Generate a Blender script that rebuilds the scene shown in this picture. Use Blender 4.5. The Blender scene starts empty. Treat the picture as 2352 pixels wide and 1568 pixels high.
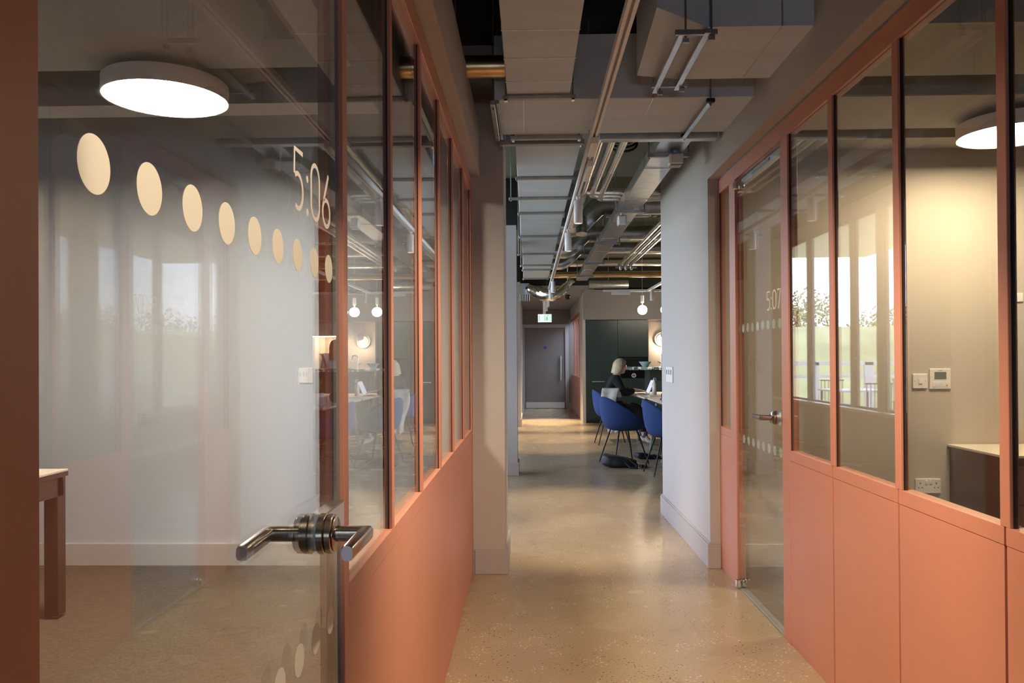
import bpy, bmesh, math, random
from mathutils import Vector, Matrix, noise
random.seed(7)
PI = math.pi
S = bpy.context.scene
C = S.collection
# ------------------------------------------------------------------ camera
EYE = Vector((0, 0, 1.30))
FPX, SX, SY = 1799.8, -5.68, 28.17
YA, PT, RO = .025, .0059, .0063
Fw = Vector((-math.sin(YA)*math.cos(PT), math.cos(YA)*math.cos(PT), math.sin(PT)))
Rt = Vector((math.cos(YA), math.sin(YA), 0)); Up = Rt.cross(Fw)
R2 = Rt*math.cos(RO) - Up*math.sin(RO); U2 = Up*math.cos(RO) + Rt*math.sin(RO)
cam = bpy.data.cameras.new('camera'); camo = bpy.data.objects.new('camera', cam); C.objects.link(camo)
cam.sensor_width = 36; cam.lens = FPX/2352*36; cam.shift_x = -SX/2352; cam.shift_y = SY/2352
cam.clip_start = .02; cam.clip_end = 300
M = Matrix((R2, U2, -Fw)).transposed().to_4x4(); M.translation = EYE
camo.matrix_world = M
S.camera = camo

def at(u, v, X=None, Y=None, Z=None):
    """world point that a measured ray meets on the known plane X, Y or Z"""
    d = Fw + R2*((u-1176-SX)/FPX) - U2*((v-784-SY)/FPX)
    i, val = (0, X) if X is not None else (1, Y) if Y is not None else (2, Z)
    return EYE + d*((val-EYE[i])/d[i])

# ------------------------------------------------------------------ world and light
S.view_settings.view_transform = 'Standard'; S.view_settings.look = 'None'
S.view_settings.gamma = 1; S.view_settings.use_curve_mapping = False
S.view_settings.exposure = 1.45
S.cycles.max_bounces = 12; S.cycles.transparent_max_bounces = 24; S.cycles.glossy_bounces = 6
S.cycles.diffuse_bounces = 5; S.cycles.use_denoising = True; S.cycles.denoising_prefilter = 'ACCURATE'
S.cycles.sample_clamp_indirect = 6; S.cycles.caustics_reflective = False; S.cycles.caustics_refractive = False
w = bpy.data.worlds.new('overcast_sky'); S.world = w; w.use_nodes = True
nt = w.node_tree; nt.nodes.clear()
tc = nt.nodes.new('ShaderNodeTexCoord'); mp = nt.nodes.new('ShaderNodeMapping'); mp.inputs['Scale'].default_value = (1, 1, 3)
nz = nt.nodes.new('ShaderNodeTexNoise'); nz.inputs['Scale'].default_value = 2.2; nz.inputs['Detail'].default_value = 5
cr = nt.nodes.new('ShaderNodeValToRGB')
cr.color_ramp.elements[0].position = .38; cr.color_ramp.elements[0].color = (.50, .65, .98, 1)
cr.color_ramp.elements[1].position = .62; cr.color_ramp.elements[1].color = (.78, .87, 1, 1)
bg = nt.nodes.new('ShaderNodeBackground'); bg.inputs[1].default_value = 5.0
wo = nt.nodes.new('ShaderNodeOutputWorld')
nt.links.new(tc.outputs['Generated'], mp.inputs[0]); nt.links.new(mp.outputs[0], nz.inputs[0])
nt.links.new(nz.outputs['Fac'], cr.inputs[0]); nt.links.new(cr.outputs[0], bg.inputs[0]); nt.links.new(bg.outputs[0], wo.inputs[0])

def light(name, kind, loc, power, col, rot=(0, 0, 0), **k):
    l = bpy.data.lights.new(name, kind); l.energy = power; l.color = col
    for a, b in k.items(): setattr(l, a, b)
    o = bpy.data.objects.new(name, l); o.location = loc; o.rotation_euler = rot; C.objects.link(o); return o
# sampling portals in the window openings of the facade and on the far side of the open area (no light of their own)
for i, (y0, y1) in enumerate([(5.40, 8.40), (8.85, 9.44), (9.62, 10.29), (10.41, 11.87), (12.01, 12.88)]):
    p = light('window_portal', 'AREA', (-1.93, (y0+y1)/2, 1.87), 1, (1, 1, 1), (0, -PI/2, 0), shape='RECTANGLE', size=2.5, size_y=y1-y0)
    p.data.cycles.is_portal = True
LAMP_L, LAMP_R = (-1.62, 3.47, 2.47), (2.585, 4.24, 2.47)

# ------------------------------------------------------------------ materials
MATS = {}
def mat(name, col, rough=.5, metal=0, noise_amt=0, nscale=8, bump=0, bscale=60, emit=None, estr=0, spec=None, stretch=None, trans=0, coat=0):
    m = bpy.data.materials.new(name); m.use_nodes = True; t = m.node_tree
    b = t.nodes['Principled BSDF']
    b.inputs['Base Color'].default_value = (*col, 1); b.inputs['Roughness'].default_value = rough; b.inputs['Metallic'].default_value = metal
    if spec is not None: b.inputs['Specular IOR Level'].default_value = spec
    if coat: b.inputs['Coat Weight'].default_value = coat; b.inputs['Coat Roughness'].default_value = .12
    if emit: b.inputs['Emission Color'].default_value = (*emit, 1); b.inputs['Emission Strength'].default_value = estr
    if trans: b.inputs['Transmission Weight'].default_value = trans
    tc = t.nodes.new('ShaderNodeTexCoord'); mpn = t.nodes.new('ShaderNodeMapping'); t.links.new(tc.outputs['Object'], mpn.inputs[0])
    if stretch: mpn.inputs['Scale'].default_value = stretch
    if noise_amt:
        n = t.nodes.new('ShaderNodeTexNoise'); n.inputs['Scale'].default_value = nscale; n.inputs['Detail'].default_value = 4
        t.links.new(mpn.outputs[0], n.inputs[0])
        r = t.nodes.new('ShaderNodeValToRGB')
        r.color_ramp.elements[0].position = .3; r.color_ramp.elements[1].position = .7
        r.color_ramp.elements[0].color = tuple(c*(1-noise_amt) for c in col)+(1,)
        r.color_ramp.elements[1].color = tuple(min(1, c*(1+noise_amt)) for c in col)+(1,)
        t.links.new(n.outputs['Fac'], r.inputs[0]); t.links.new(r.outputs[0], b.inputs['Base Color'])
    if bump:
        n = t.nodes.new('ShaderNodeTexNoise'); n.inputs['Scale'].default_value = bscale; n.inputs['Detail'].default_value = 3
        t.links.new(mpn.outputs[0], n.inputs[0])
        bp = t.nodes.new('ShaderNodeBump'); bp.inputs['Strength'].default_value = bump; bp.inputs['Distance'].default_value = .005
        t.links.new(n.outputs['Fac'], bp.inputs['Height']); t.links.new(bp.outputs[0], b.inputs['Normal'])
    MATS[name] = m; return m

def glass_mat(name, tint):
    m = bpy.data.materials.new(name); m.use_nodes = True; t = m.node_tree; t.nodes.clear()
    ge = t.nodes.new('ShaderNodeNewGeometry'); dt = t.nodes.new('ShaderNodeVectorMath'); dt.operation = 'DOT_PRODUCT'
    t.links.new(ge.outputs['Normal'], dt.inputs[0]); t.links.new(ge.outputs['Incoming'], dt.inputs[1])
    def ma(op, a, b=None):
        n = t.nodes.new('ShaderNodeMath'); n.operation = op; n.use_clamp = False
        for i, x in enumerate((a, b)):
            if x is None: continue
            if isinstance(x, (int, float)): n.inputs[i].default_value = x
            else: t.links.new(x, n.inputs[i])
        return n.outputs[0]
    c = ma('ABSOLUTE', dt.outputs['Value']); o = ma('SUBTRACT', 1, c); p = ma('POWER', o, 5); f = ma('ADD', ma('MULTIPLY', p, .96), .04)
    tr = t.nodes.new('ShaderNodeBsdfTransparent'); tr.inputs[0].default_value = (*tint, 1)
    gl = t.nodes.new('ShaderNodeBsdfGlossy'); gl.inputs['Roughness'].default_value = 0.0; gl.inputs[0].default_value = (1, 1, 1, 1)
    mx = t.nodes.new('ShaderNodeMixShader'); ou = t.nodes.new('ShaderNodeOutputMaterial')
    t.links.new(f, mx.inputs[0]); t.links.new(tr.outputs[0], mx.inputs[1]); t.links.new(gl.outputs[0], mx.inputs[2]); t.links.new(mx.outputs[0], ou.inputs[0])
    MATS[name] = m; return m

def film_mat(name, col, alpha, tl_=.4):
    m = bpy.data.materials.new(name); m.use_nodes = True; t = m.node_tree; t.nodes.clear()
    d = t.nodes.new('ShaderNodeBsdfDiffuse'); d.inputs[0].default_value = (*col, 1)
    tl = t.nodes.new('ShaderNodeBsdfTranslucent'); tl.inputs[0].default_value = (*col, 1)
    tr = t.nodes.new('ShaderNodeBsdfTransparent')
    m1 = t.nodes.new('ShaderNodeMixShader'); m1.inputs[0].default_value = tl_
    m2 = t.nodes.new('ShaderNodeMixShader'); m2.inputs[0].default_value = alpha
    ou = t.nodes.new('ShaderNodeOutputMaterial')
    t.links.new(d.outputs[0], m1.inputs[1]); t.links.new(tl.outputs[0], m1.inputs[2])
    t.links.new(tr.outputs[0], m2.inputs[1]); t.links.new(m1.outputs[0], m2.inputs[2]); t.links.new(m2.outputs[0], ou.inputs[0])
    MATS[name] = m; return m

def emit_mat(name, col, s):
    m = bpy.data.materials.new(name); m.use_nodes = True; t = m.node_tree; t.nodes.clear()
    e = t.nodes.new('ShaderNodeEmission'); e.inputs[0].default_value = (*col, 1); e.inputs[1].default_value = s
    ou = t.nodes.new('ShaderNodeOutputMaterial'); t.links.new(e.outputs[0], ou.inputs[0]); MATS[name] = m; return m

WARM = (1, .79, .56)
coral = mat('coral_paint', (.59, .245, .158), .42, noise_amt=.03, nscale=3)
coral_shaded = mat('coral_paint_shaded', (.34, .085, .045), .5)  # coral paint with shade mixed into the colour, for the rebate strip
black = mat('black_rubber', (.012, .012, .013), .45)
paint_c = mat('grey_paint', (.49, .45, .42), .75, bump=.08, bscale=180)
paint_l = mat('pale_grey_paint', (.56, .60, .67), .8, bump=.08, bscale=180)
paint_r = mat('beige_paint', (.53, .475, .40), .8, bump=.08, bscale=180)
paint_k = mat('kitchen_plaster', (.58, .50, .44), .8, noise_amt=.04, nscale=3)
paint_d = mat('dark_grey_paint', (.235, .20, .185), .7)
skirt_c = mat('grey_skirting_paint', (.44, .40, .39), .55)
skirt_l = mat('pale_skirting_paint', (.54, .53, .53), .55)
void = mat('black_ceiling_paint', (.014, .013, .012), .85)
conc = mat('pale_ceiling_board', (.42, .41, .38), .85, noise_amt=.12, nscale=2.2, stretch=(1, .35, 1), bump=.15, bscale=40)
ductm = mat('duct_lining_board', (.58, .65, .72), .8, noise_amt=.07, nscale=3, stretch=(.5, 2, 1), bump=.1, bscale=30)
olive = mat('olive_soffit', (.17, .17, .11), .9, noise_amt=.12, nscale=1.2)
galv = mat('galvanised_steel', (.58, .59, .60), .32, 1, noise_amt=.12, nscale=14)
galv_d = mat('dull_zinc_strut', (.36, .35, .34), .42, .9, noise_amt=.1, nscale=20)
chromep = mat('bright_steel_pipe', (.74, .72, .68), .2, 1, noise_amt=.1, nscale=25, bump=.25, bscale=45)
foil = mat('crumpled_foil', (.85, .82, .78), .16, 1, bump=1, bscale=26)
white = mat('white_enamel', (.80, .79, .78), .4)
white_pl = mat('white_plastic', (.82, .80, .76), .35)
grey_pl = mat('grey_plastic', (.30, .30, .31), .45)
lcd = mat('grey_green_display', (.16, .19, .17), .25)
nickel = mat('satin_nickel', (.42, .37, .31), .24, 1, bump=.03, bscale=200)
nickel_e = mat('pale_satin_steel', (.66, .66, .66), .34, 1)
chrome = mat('chrome', (.8, .8, .8), .08, 1)
darkwood = mat('dark_brown_laminate', (.045, .022, .018), .35)
creamtop = mat('cream_laminate', (.72, .66, .54), .45)
greycab = mat('brown_grey_metal', (.13, .085, .075), .4)
green = mat('dark_green_lacquer', (.022, .040, .036), .35)
oven = mat('black_oven_glass', (.006, .006, .007), .1)
blue = mat('blue_wool', (.022, .050, .165), .95, noise_amt=.1, nscale=90, bump=.3, bscale=220)
leg_m = mat('charcoal_metal', (.02, .02, .022), .4, .4)
ash = mat('pale_wood', (.60, .49, .38), .45, noise_amt=.08, nscale=3, stretch=(8, .6, 1))
green_m = mat('sage_metal', (.13, .17, .16), .5)
skin = mat('skin', (.72, .42, .31), .5)
lip = mat('lip', (.52, .18, .15), .45)
blond = mat('blond_hair', (.52, .40, .24), .5, noise_amt=.28, nscale=22, stretch=(5, 5, .5), bump=.4, bscale=50)
ginger = mat('ginger_hair', (.42, .13, .035), .5, noise_amt=.3, nscale=22, stretch=(5, 5, .5))
knit = mat('black_knit', (.009, .009, .011), .95, bump=.5, bscale=140)
denim = mat('dark_trousers', (.012, .012, .015), .9)
lilac = mat('white_lilac_cotton', (.70, .66, .72), .9)
shoe = mat('white_leather', (.75, .74, .73), .5)
sockm = mat('grey_sock', (.10, .11, .15), .9)
cloth = mat('stone_cotton', (.62, .59, .54), .95, noise_amt=.12, nscale=18, bump=.3, bscale=60)
nylon = mat('black_nylon', (.018, .02, .027), .6, noise_amt=.2, nscale=20, bump=.4, bscale=40)
silver = mat('silver_aluminium', (.62, .63, .66), .35, .7)
screen = emit_mat('lit_laptop_screen', (.80, .85, 1), .36)
bulbm = emit_mat('glowing_opal_glass', (1, .86, .66), 16)
disc_m = emit_mat('lit_diffuser', (1, .86, .70), 42)
led_m = emit_mat('led_strip', (1, .74, .42), 14)
sconce_m = emit_mat('lit_sconce_dish', (1, .82, .55), .9)
exit_w = emit_mat('lit_exit_panel', (.86, 1, .95), .40)
exit_g = emit_mat('lit_exit_green', (.12, .72, .42), .32)
signb = mat('blue_sign', (.03, .10, .45), .4)
leaf = mat('leaf_green', (.10, .20, .04), .7, noise_amt=.4, nscale=6)
tree_m = mat('tree_foliage', (.30, .32, .15), .9, noise_amt=.5, nscale=3)
grass = mat('meadow_grass', (.30, .30, .14), .95, noise_amt=.25, nscale=.6)
bark = mat('bark', (.10, .07, .05), .9)
deck = mat('terrace_paving', (.20, .20, .20), .8, noise_amt=.1, nscale=4)
carpet = mat('olive_brown_carpet', (.115, .085, .058), 1, noise_amt=.25, nscale=60, bump=.6, bscale=300)
pot_m = mat('stone_pot', (.5, .46, .42), .7)
G = glass_mat('clear_glass', (.955, .968, .955))
G1 = glass_mat('thin_clear_glass', (.97, .97, .97))
film = film_mat('frosted_film', (.88, .85, .76), .97, .25)
film2 = film_mat('frosted_film_pale', (.84, .92, .92), .88, .7)
film_t = film_mat('etched_numeral_film', (.90, .86, .84), .96)
film_w = film_mat('backlit_numeral_film', (.96, .96, .96), 1, .6)

def terrazzo(name):
    m = mat(name, (.5, .5, .5), .25); t = m.node_tree; b = t.nodes['Principled BSDF']
    v = t.nodes.new('ShaderNodeTexVoronoi'); v.inputs['Scale'].default_value = 26
    tc = t.nodes.new('ShaderNodeTexCoord'); t.links.new(tc.outputs['Object'], v.inputs['Vector'])
    r = t.nodes.new('ShaderNodeValToRGB'); r.color_ramp.interpolation = 'CONSTANT'
    e = r.color_ramp.elements; e[0].color = (.05, .09, .09, 1); e[1].position = .45; e[1].color = (.62, .66, .66, 1)
    n = e.new(.7); n.color = (.16, .24, .25, 1)
    s = t.nodes.new('ShaderNodeSeparateColor'); t.links.new(v.outputs['Color'], s.inputs[0]); t.links.new(s.outputs[0], r.inputs[0]); t.links.new(r.outputs[0], b.inputs['Base Color'])
    return m
terr = terrazzo('terrazzo')

def floor_mat():
    m = mat('polished_concrete', (.3, .25, .19), .22); t = m.node_tree; b = t.nodes['Principled BSDF']
    tc = t.nodes.new('ShaderNodeTexCoord')
    n1 = t.nodes.new('ShaderNodeTexNoise'); n1.inputs['Scale'].default_value = 1.3; n1.inputs['Detail'].default_value = 2
    r1 = t.nodes.new('ShaderNodeValToRGB'); r1.color_ramp.elements[0].position = .2; r1.color_ramp.elements[1].position = .85; r1.color_ramp.interpolation = 'EASE'
    r1.color_ramp.elements[0].color = (.38, .285, .175, 1); r1.color_ramp.elements[1].color = (.47, .36, .23, 1)
    v = t.nodes.new('ShaderNodeTexNoise'); v.inputs['Scale'].default_value = 95; v.inputs['Detail'].default_value = 0
    rv = t.nodes.new('ShaderNodeValToRGB'); rv.color_ramp.elements[0].position = .70; rv.color_ramp.elements[1].position = .73
    rv.color_ramp.elements[0].color = (0, 0, 0, 1); rv.color_ramp.elements[1].color = (1, 1, 1, 1)
    sp = t.nodes.new('ShaderNodeSeparateColor'); r3 = t.nodes.new('ShaderNodeValToRGB'); r3.color_ramp.interpolation = 'CONSTANT'
    r3.color_ramp.elements[0].color = (.70, .62, .48, 1); r3.color_ramp.elements[1].position = .28; r3.color_ramp.elements[1].color = (.13, .10, .07, 1)
    e = r3.color_ramp.elements.new(.5); e.color = (.30, .24, .165, 1)
    mx = t.nodes.new('ShaderNodeMixRGB')
    for nd in (n1, v): t.links.new(tc.outputs['Object'], nd.inputs['Vector'])
    t.links.new(n1.outputs['Fac'], r1.inputs[0]); t.links.new(v.outputs['Fac'], rv.inputs[0])
    v2 = t.nodes.new('ShaderNodeTexVoronoi'); v2.inputs['Scale'].default_value = 12; t.links.new(tc.outputs['Object'], v2.inputs['Vector'])
    t.links.new(v2.outputs['Color'], sp.inputs[0]); t.links.new(sp.outputs[0], r3.inputs[0])
    t.links.new(rv.outputs[0], mx.inputs[0]); t.links.new(r1.outputs[0], mx.inputs[1]); t.links.new(r3.outputs[0], mx.inputs[2])
    t.links.new(mx.outputs[0], b.inputs['Base Color'])
    n2 = t.nodes.new('ShaderNodeTexNoise'); n2.inputs['Scale'].default_value = 3; n2.inputs['Detail'].default_value = 1
    t.links.new(tc.outputs['Object'], n2.inputs['Vector'])
    mr = t.nodes.new('ShaderNodeMapRange'); mr.inputs['To Min'].default_value = .20; mr.inputs['To Max'].default_value = .32
    t.links.new(n2.outputs['Fac'], mr.inputs[0]); t.links.new(mr.outputs[0], b.inputs['Roughness'])
    bp = t.nodes.new('ShaderNodeBump'); bp.inputs['Strength'].default_value = .03; bp.inputs['Distance'].default_value = .003
    t.links.new(n2.outputs['Fac'], bp.inputs['Height']); t.links.new(bp.outputs[0], b.inputs['Normal'])
    return m
floorm = floor_mat()

# ------------------------------------------------------------------ mesh helpers
WL = {}
def wloc(o): return WL.get(o.name, Vector((0, 0, 0)))
def tag(o, label=None, cat=None, group=None, kind=None):
    if label: o['label'] = label
    if cat: o['category'] = cat
    if group: o['group'] = group
    if kind: o['kind'] = kind
    return o
def thing(name, label, cat, loc=(0, 0, 0), group=None, kind=None):
    o = bpy.data.objects.new(name, None); o.empty_display_size = .1; C.objects.link(o); o.location = loc; WL[o.name] = Vector(loc)
    return tag(o, label, cat, group, kind)

class MB:
    def __init__(s): s.bm = bmesh.new()
    def box(s, x0, x1, y0, y1, z0, z1, b=0, seg=1):
        t = bmesh.new(); r = bmesh.ops.create_cube(t, size=1)
        for v in t.verts: v.co = Vector(((x0+x1)/2+v.co.x*(x1-x0), (y0+y1)/2+v.co.y*(y1-y0), (z0+z1)/2+v.co.z*(z1-z0)))
        if b: bmesh.ops.bevel(t, geom=list(t.edges), offset=b, segments=seg, affect='EDGES', clamp_overlap=True)
        return s.merge(t)
    def merge(s, t, M=None):
        if M is not None: t.transform(M)
        me = bpy.data.meshes.new('tmp'); t.to_mesh(me); s.bm.from_mesh(me); bpy.data.meshes.remove(me); t.free(); return s
    def loft(s, rings, caps=True, closed=True):
        vs = [[s.bm.verts.new(p) for p in r] for r in rings]; n = len(vs[0])
        for a, b in zip(vs, vs[1:]):
            for i in range(n if closed else n-1):
                j = (i+1) % n
                try: s.bm.faces.new((a[i], a[j], b[j], b[i]))
                except ValueError: pass
        if caps and closed:
            for r in (vs[0][::-1], vs[-1]):
                try: s.bm.faces.new(r)
                except ValueError: pass
        return s
    def tube(s, pts, r, seg=12, caps=True):
        pts = [Vector(p) for p in pts]; rings = []
        rr = r if isinstance(r, (list, tuple)) else [r]*len(pts)
        d0 = (pts[1]-pts[0]).normalized(); up = Vector((0, 0, 1)) if abs(d0.z) < .9 else Vector((1, 0, 0))
        a = d0.cross(up).normalized()
        for i, p in enumerate(pts):
            d = ((pts[min(i+1, len(pts)-1)]-p).normalized() + (p-pts[max(i-1, 0)]).normalized())
            d = d.normalized() if d.length > 1e-6 else d0
            a = (a - d*a.dot(d)).normalized(); b = d.cross(a)
            rings.append([p + (a*math.cos(2*PI*k/seg) + b*math.sin(2*PI*k/seg))*rr[i] for k in range(seg)])
        return s.loft(rings, caps)
    def lathe(s, prof, c=(0, 0, 0), seg=24, axis='Z'):
        rings = []
        for r, z in prof:
            ring = []
            for k in range(seg):
                a = 2*PI*k/seg; p = Vector((r*math.cos(a), r*math.sin(a), z))
                if axis == 'X': p = Vector((p.z, p.x, p.y))
                if axis == 'Y': p = Vector((p.x, p.z, p.y))
                ring.append(p+Vector(c))
            rings.append(ring)
        return s.loft(rings)
    def sph(s, c, r, seg=20, rings=12, sc=(1, 1, 1)):
        t = bmesh.new(); bmesh.ops.create_uvsphere(t, u_segments=seg, v_segments=rings, radius=r)
        return s.merge(t, Matrix.Translation(c) @ Matrix.Diagonal((*sc, 1)))
    def prism(s, poly, h0, h1, plane='XY'):
        f = {'XY': lambda a, b, h: (a, b, h), 'XZ': lambda a, b, h: (a, h, b), 'YZ': lambda a, b, h: (h, a, b)}[plane]
        return s.loft([[f(a, b, h0) for a, b in poly], [f(a, b, h1) for a, b in poly]])
    def build(s, name, m, parent=None, smooth=False, sub=0):
        bm = s.bm
        bmesh.ops.recalc_face_normals(bm, faces=bm.faces)
        if parent is not None:
            off = wloc(parent)
            for v in bm.verts: v.co -= off
        me = bpy.data.meshes.new(name); bm.to_mesh(me); bm.free(); me.materials.append(m)
        if smooth:
            for p in me.polygons: p.use_smooth = True
            if smooth != 'all':
                try: me.set_sharp_from_angle(angle=math.radians(38))
                except Exception: pass
        o = bpy.data.objects.new(name, me); C.objects.link(o)
        if parent is not None: o.parent = parent; WL[o.name] = wloc(parent)
        if sub:
            md = o.modifiers.new('sub', 'SUBSURF'); md.levels = sub; md.render_levels = sub
        return o
def bx(name, m, parent, *d, b=0): return MB().box(*d, b=b).build(name, m, parent)
def struct(name, label, cat, m, *boxes, b=0):
    o = MB()
    for d in boxes: o.box(*d, b=b)
    return tag(o.build(name, m), label, cat, kind='structure')
def copy_tree(o, parent=None, first=True):
    c = o.copy(); C.objects.link(c)
    if parent is not None: c.parent = parent
    for ch in list(o.children): copy_tree(ch, c, False)
    return c
def arc(c, r, a0, a1, n, plane='XZ'):
    out = []
    for i in range(n+1):
        a = a0+(a1-a0)*i/n; p, q = r*math.cos(a), r*math.sin(a)
        out.append(Vector(c) + (Vector((p, 0, q)) if plane == 'XZ' else Vector((p, q, 0)) if plane == 'XY' else Vector((0, p, q))))
    return out

XL, XR = -.344, 1.172           # corridor faces of the two partitions
ZS, ZT = .876, 2.306            # sill top and head underside
YP, YPR = 4.74, 4.87            # where the end walls of the two rooms start
XB_L, XB_R = -.290, 1.110       # bulkhead faces

# ================================================================== SETTING
struct('floor', 'polished speckled brown concrete floor of the corridor and open area', 'floor', floorm, (-.36, 1.19, -4, YP, -.1, 0), (-1.85, 9.0, YP, 20.6, -.1, 0))
struct('floor', 'olive brown carpet in the left meeting room', 'carpet', carpet, (-4.2, -.36, -4, 4.93, -.1, .004))
struct('floor', 'olive brown carpet in the right meeting room', 'carpet', carpet, (1.19, 4.6, -4, 4.90, -.1, .004))
struct('ceiling', 'black painted slab high above the corridor and meeting rooms', 'ceiling', void, (-4.3, 4.7, -4, 6.9, 3.2, 3.4))
struct('ceiling', 'pale concrete soffit behind the crossing duct', 'ceiling', conc, (.36, 9.0, 4.6, 7.9, 3.12, 3.19))
struct('ceiling', 'olive concrete soffit over the open kitchen area', 'ceiling', olive, (-1.95, 9.1, 6.9, 16.6, 3.3, 3.5))
struct('ceiling', 'dark low soffit in front of the far door', 'ceiling', paint_d, (-.4, 1.3, 15.7, 20.6, 2.55, 2.75))
# left room
struct('wall_left_room_end', 'pale grey end wall of the left meeting room', 'wall', paint_l, (-4.2, -.30, 4.93, 5.25, 0, 3.2))
struct('wall_left_room_side', 'far side wall of the left meeting room', 'wall', paint_l, (-4.3, -4.2, -4, 5.25, 0, 3.2))
struct('baseboard_left_room', 'pale grey skirting along the left room end wall', 'skirting', skirt_l, (-4.2, -.46, 4.91, 4.93, 0, .143), b=.003)
# left blade wall / pillar
struct('wall_left_pillar', 'grey brown pillar at the end of the left glazed partition', 'wall', paint_c, (-.40, -.150, YP, 5.27, 0, 3.2))
struct('baseboard_left_pillar', 'grey skirting wrapped around the left pillar', 'skirting', skirt_c, (-.335, -.132, YP-.018, 5.285, 0, .147), b=.003)
struct('wall_left_bulkhead', 'brown grey bulkhead above the left glazed partition', 'wall', paint_c, (-.42, XB_L, -3, YP, 2.40, 2.69))
struct('wall_left_above', 'black wall above the left bulkhead', 'wall', void, (-.60, -.55, -3, YP, 2.3, 3.2), (-.40, -.155, 5.27, 5.3, 2.7, 3.3))
# right room
struct('wall_right_room_end', 'beige end wall of the right meeting room', 'wall', paint_r, (1.25, 4.6, YPR+.03, YPR+.15, 0, 3.2))
struct('wall_right_room_side', 'far side wall of the right meeting room', 'wall', paint_r, (4.5, 4.6, -4, YPR+.1, 0, 3.2))
struct('baseboard_right_room', 'beige skirting along the right room end wall', 'skirting', skirt_l, (1.25, 4.5, YPR+.012, YPR+.03, 0, .143), b=.003)
# right blade wall
struct('wall_right_corridor', 'smooth pale grey corridor wall lit by daylight on the right', 'wall', paint_c, (1.110, 1.25, YPR, 6.59, 0, 3.2), (1.25, 4.6, YPR+.16, 6.59, 0, 3.2))
struct('baseboard_right_corridor', 'stepped grey skirting on the right corridor wall', 'skirting', skirt_c, (1.092, 1.172, YPR-.016, 6.61, 0, .147), (1.100, 1.172, YPR-.012, 6.606, .147, .158), b=.002)
struct('wall_right_bulkhead', 'grey bulkhead above the right glazed partition', 'wall', paint_c, (XB_R, 1.26, -3, YPR, 2.40, 3.2))
struct('wall_back', 'wall with a tall window behind the viewer', 'wall', paint_c, (-4.3, -.35, -4.1, -4.0, 0, 3.2), (1.18, 4.7, -4.1, -4.0, 0, 3.2), (-.35, 1.18, -4.1, -4.0, 0, .9), (-.35, 1.18, -4.1, -4.0, 1.35, 3.2))
light('window_portal', 'AREA', (.415, -4.15, 1.12), 1, (1, 1, 1), (PI/2, 0, 0), shape='RECTANGLE', size=1.53, size_y=.5).data.cycles.is_portal = True
# columns further down on the left
struct('wall_left_column', 'free standing square grey column by the window bay', 'wall', paint_c, (-.31, -.135, 8.70, 9.0, 0, 2.78))
struct('baseboard_left_column', 'skirting around the square grey column', 'skirting', skirt_c, (-.325, -.118, 8.685, 9.015, 0, .147), b=.003)
struct('trim_1', 'black painted head of the grey column', 'wall', void, (-.32, -.125, 8.69, 9.01, 2.78, 3.3))
struct('wall_left_far', 'grey wall end beyond the window bay on the left', 'wall', paint_c, (-1.85, -.165, 14.88, 20.3, 0, 2.75))
struct('baseboard_left_far', 'skirting on the far left wall end', 'skirting', skirt_c, (-1.85, -.150, 14.865, 20.24, 0, .147), b=.003)
struct('wall_left_far_above', 'black painted wall above the far left wall end', 'wall', void, (-1.85, -.16, 14.9, 15.2, 2.75, 3.3))
# far end
YD = 20.24
d0, d1 = at(1206.5, 938, Y=YD).x, at(1299, 938, Y=YD).x
struct('wall_far', 'grey brown wall around the far corridor door, with added backing', 'wall', paint_d, (-.3, d0, YD, YD+.15, 0, 2.6), (d1, 1.15, YD, YD+.15, 0, 2.6), (d0, d1, YD, YD+.15, 2.03, 2.6), (-1.9, 2.5, YD+.15, YD+.3, -.1, 2.8))  # last box: unseen backing added to block sky leaking round the door
struct('baseboard_far', 'skirting either side of the far door', 'skirting', skirt_c, (-.2, d0-.09, YD-.015, YD, 0, .147), (d1+.09, 1.1, YD-.015, YD, 0, .147))
# kitchen shell
YC = 15.68
cx0, cx1 = at(1348, 971, Y=YC).x, at(1491, 971, Y=YC).x
struct('wall_kitchen_bulkhead', 'brown grey bulkhead above the green kitchen cabinets', 'wall', paint_d, (cx0-.06, 9.0, YC-.02, YC+.5, 2.06, 2.66))
struct('wall_kitchen_back', 'warm plaster wall behind the kitchen counter', 'wall', paint_k, (cx1, 9.0, YC+.5, YC+.62, 0, 2.2))
struct('wall_far_above', 'black void above the far low soffit', 'wall', void, (-1.9, 9.0, 15.75, 15.8, 2.7, 3.6), (-1.95, -.1, 15.5, 15.7, 2.5, 3.6))
struct('wall_kitchen_end', 'pale wall end beside the green cabinets', 'wall', paint_c, (cx0-.075, cx0-.015, YC-.01, 16.6, 0, 2.6))
struct('wall_kitchen_above', 'black void wall above the kitchen', 'wall', void, (cx0-.06, 9.0, YC+.5, YC+.6, 2.66, 3.3), (cx0-.06, cx0, YC+.2, 16.6, 2.6, 3.3))
struct('wall_open_right', 'far right wall of the open kitchen area', 'wall', paint_k, (9.0, 9.1, 4.9, 16.6, 0, 3.3))
struct('wall_open_front', 'grey wall behind the right meeting room', 'wall', paint_c, (4.6, 9.0, 6.4, 6.59, 0, 3.3))

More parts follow.
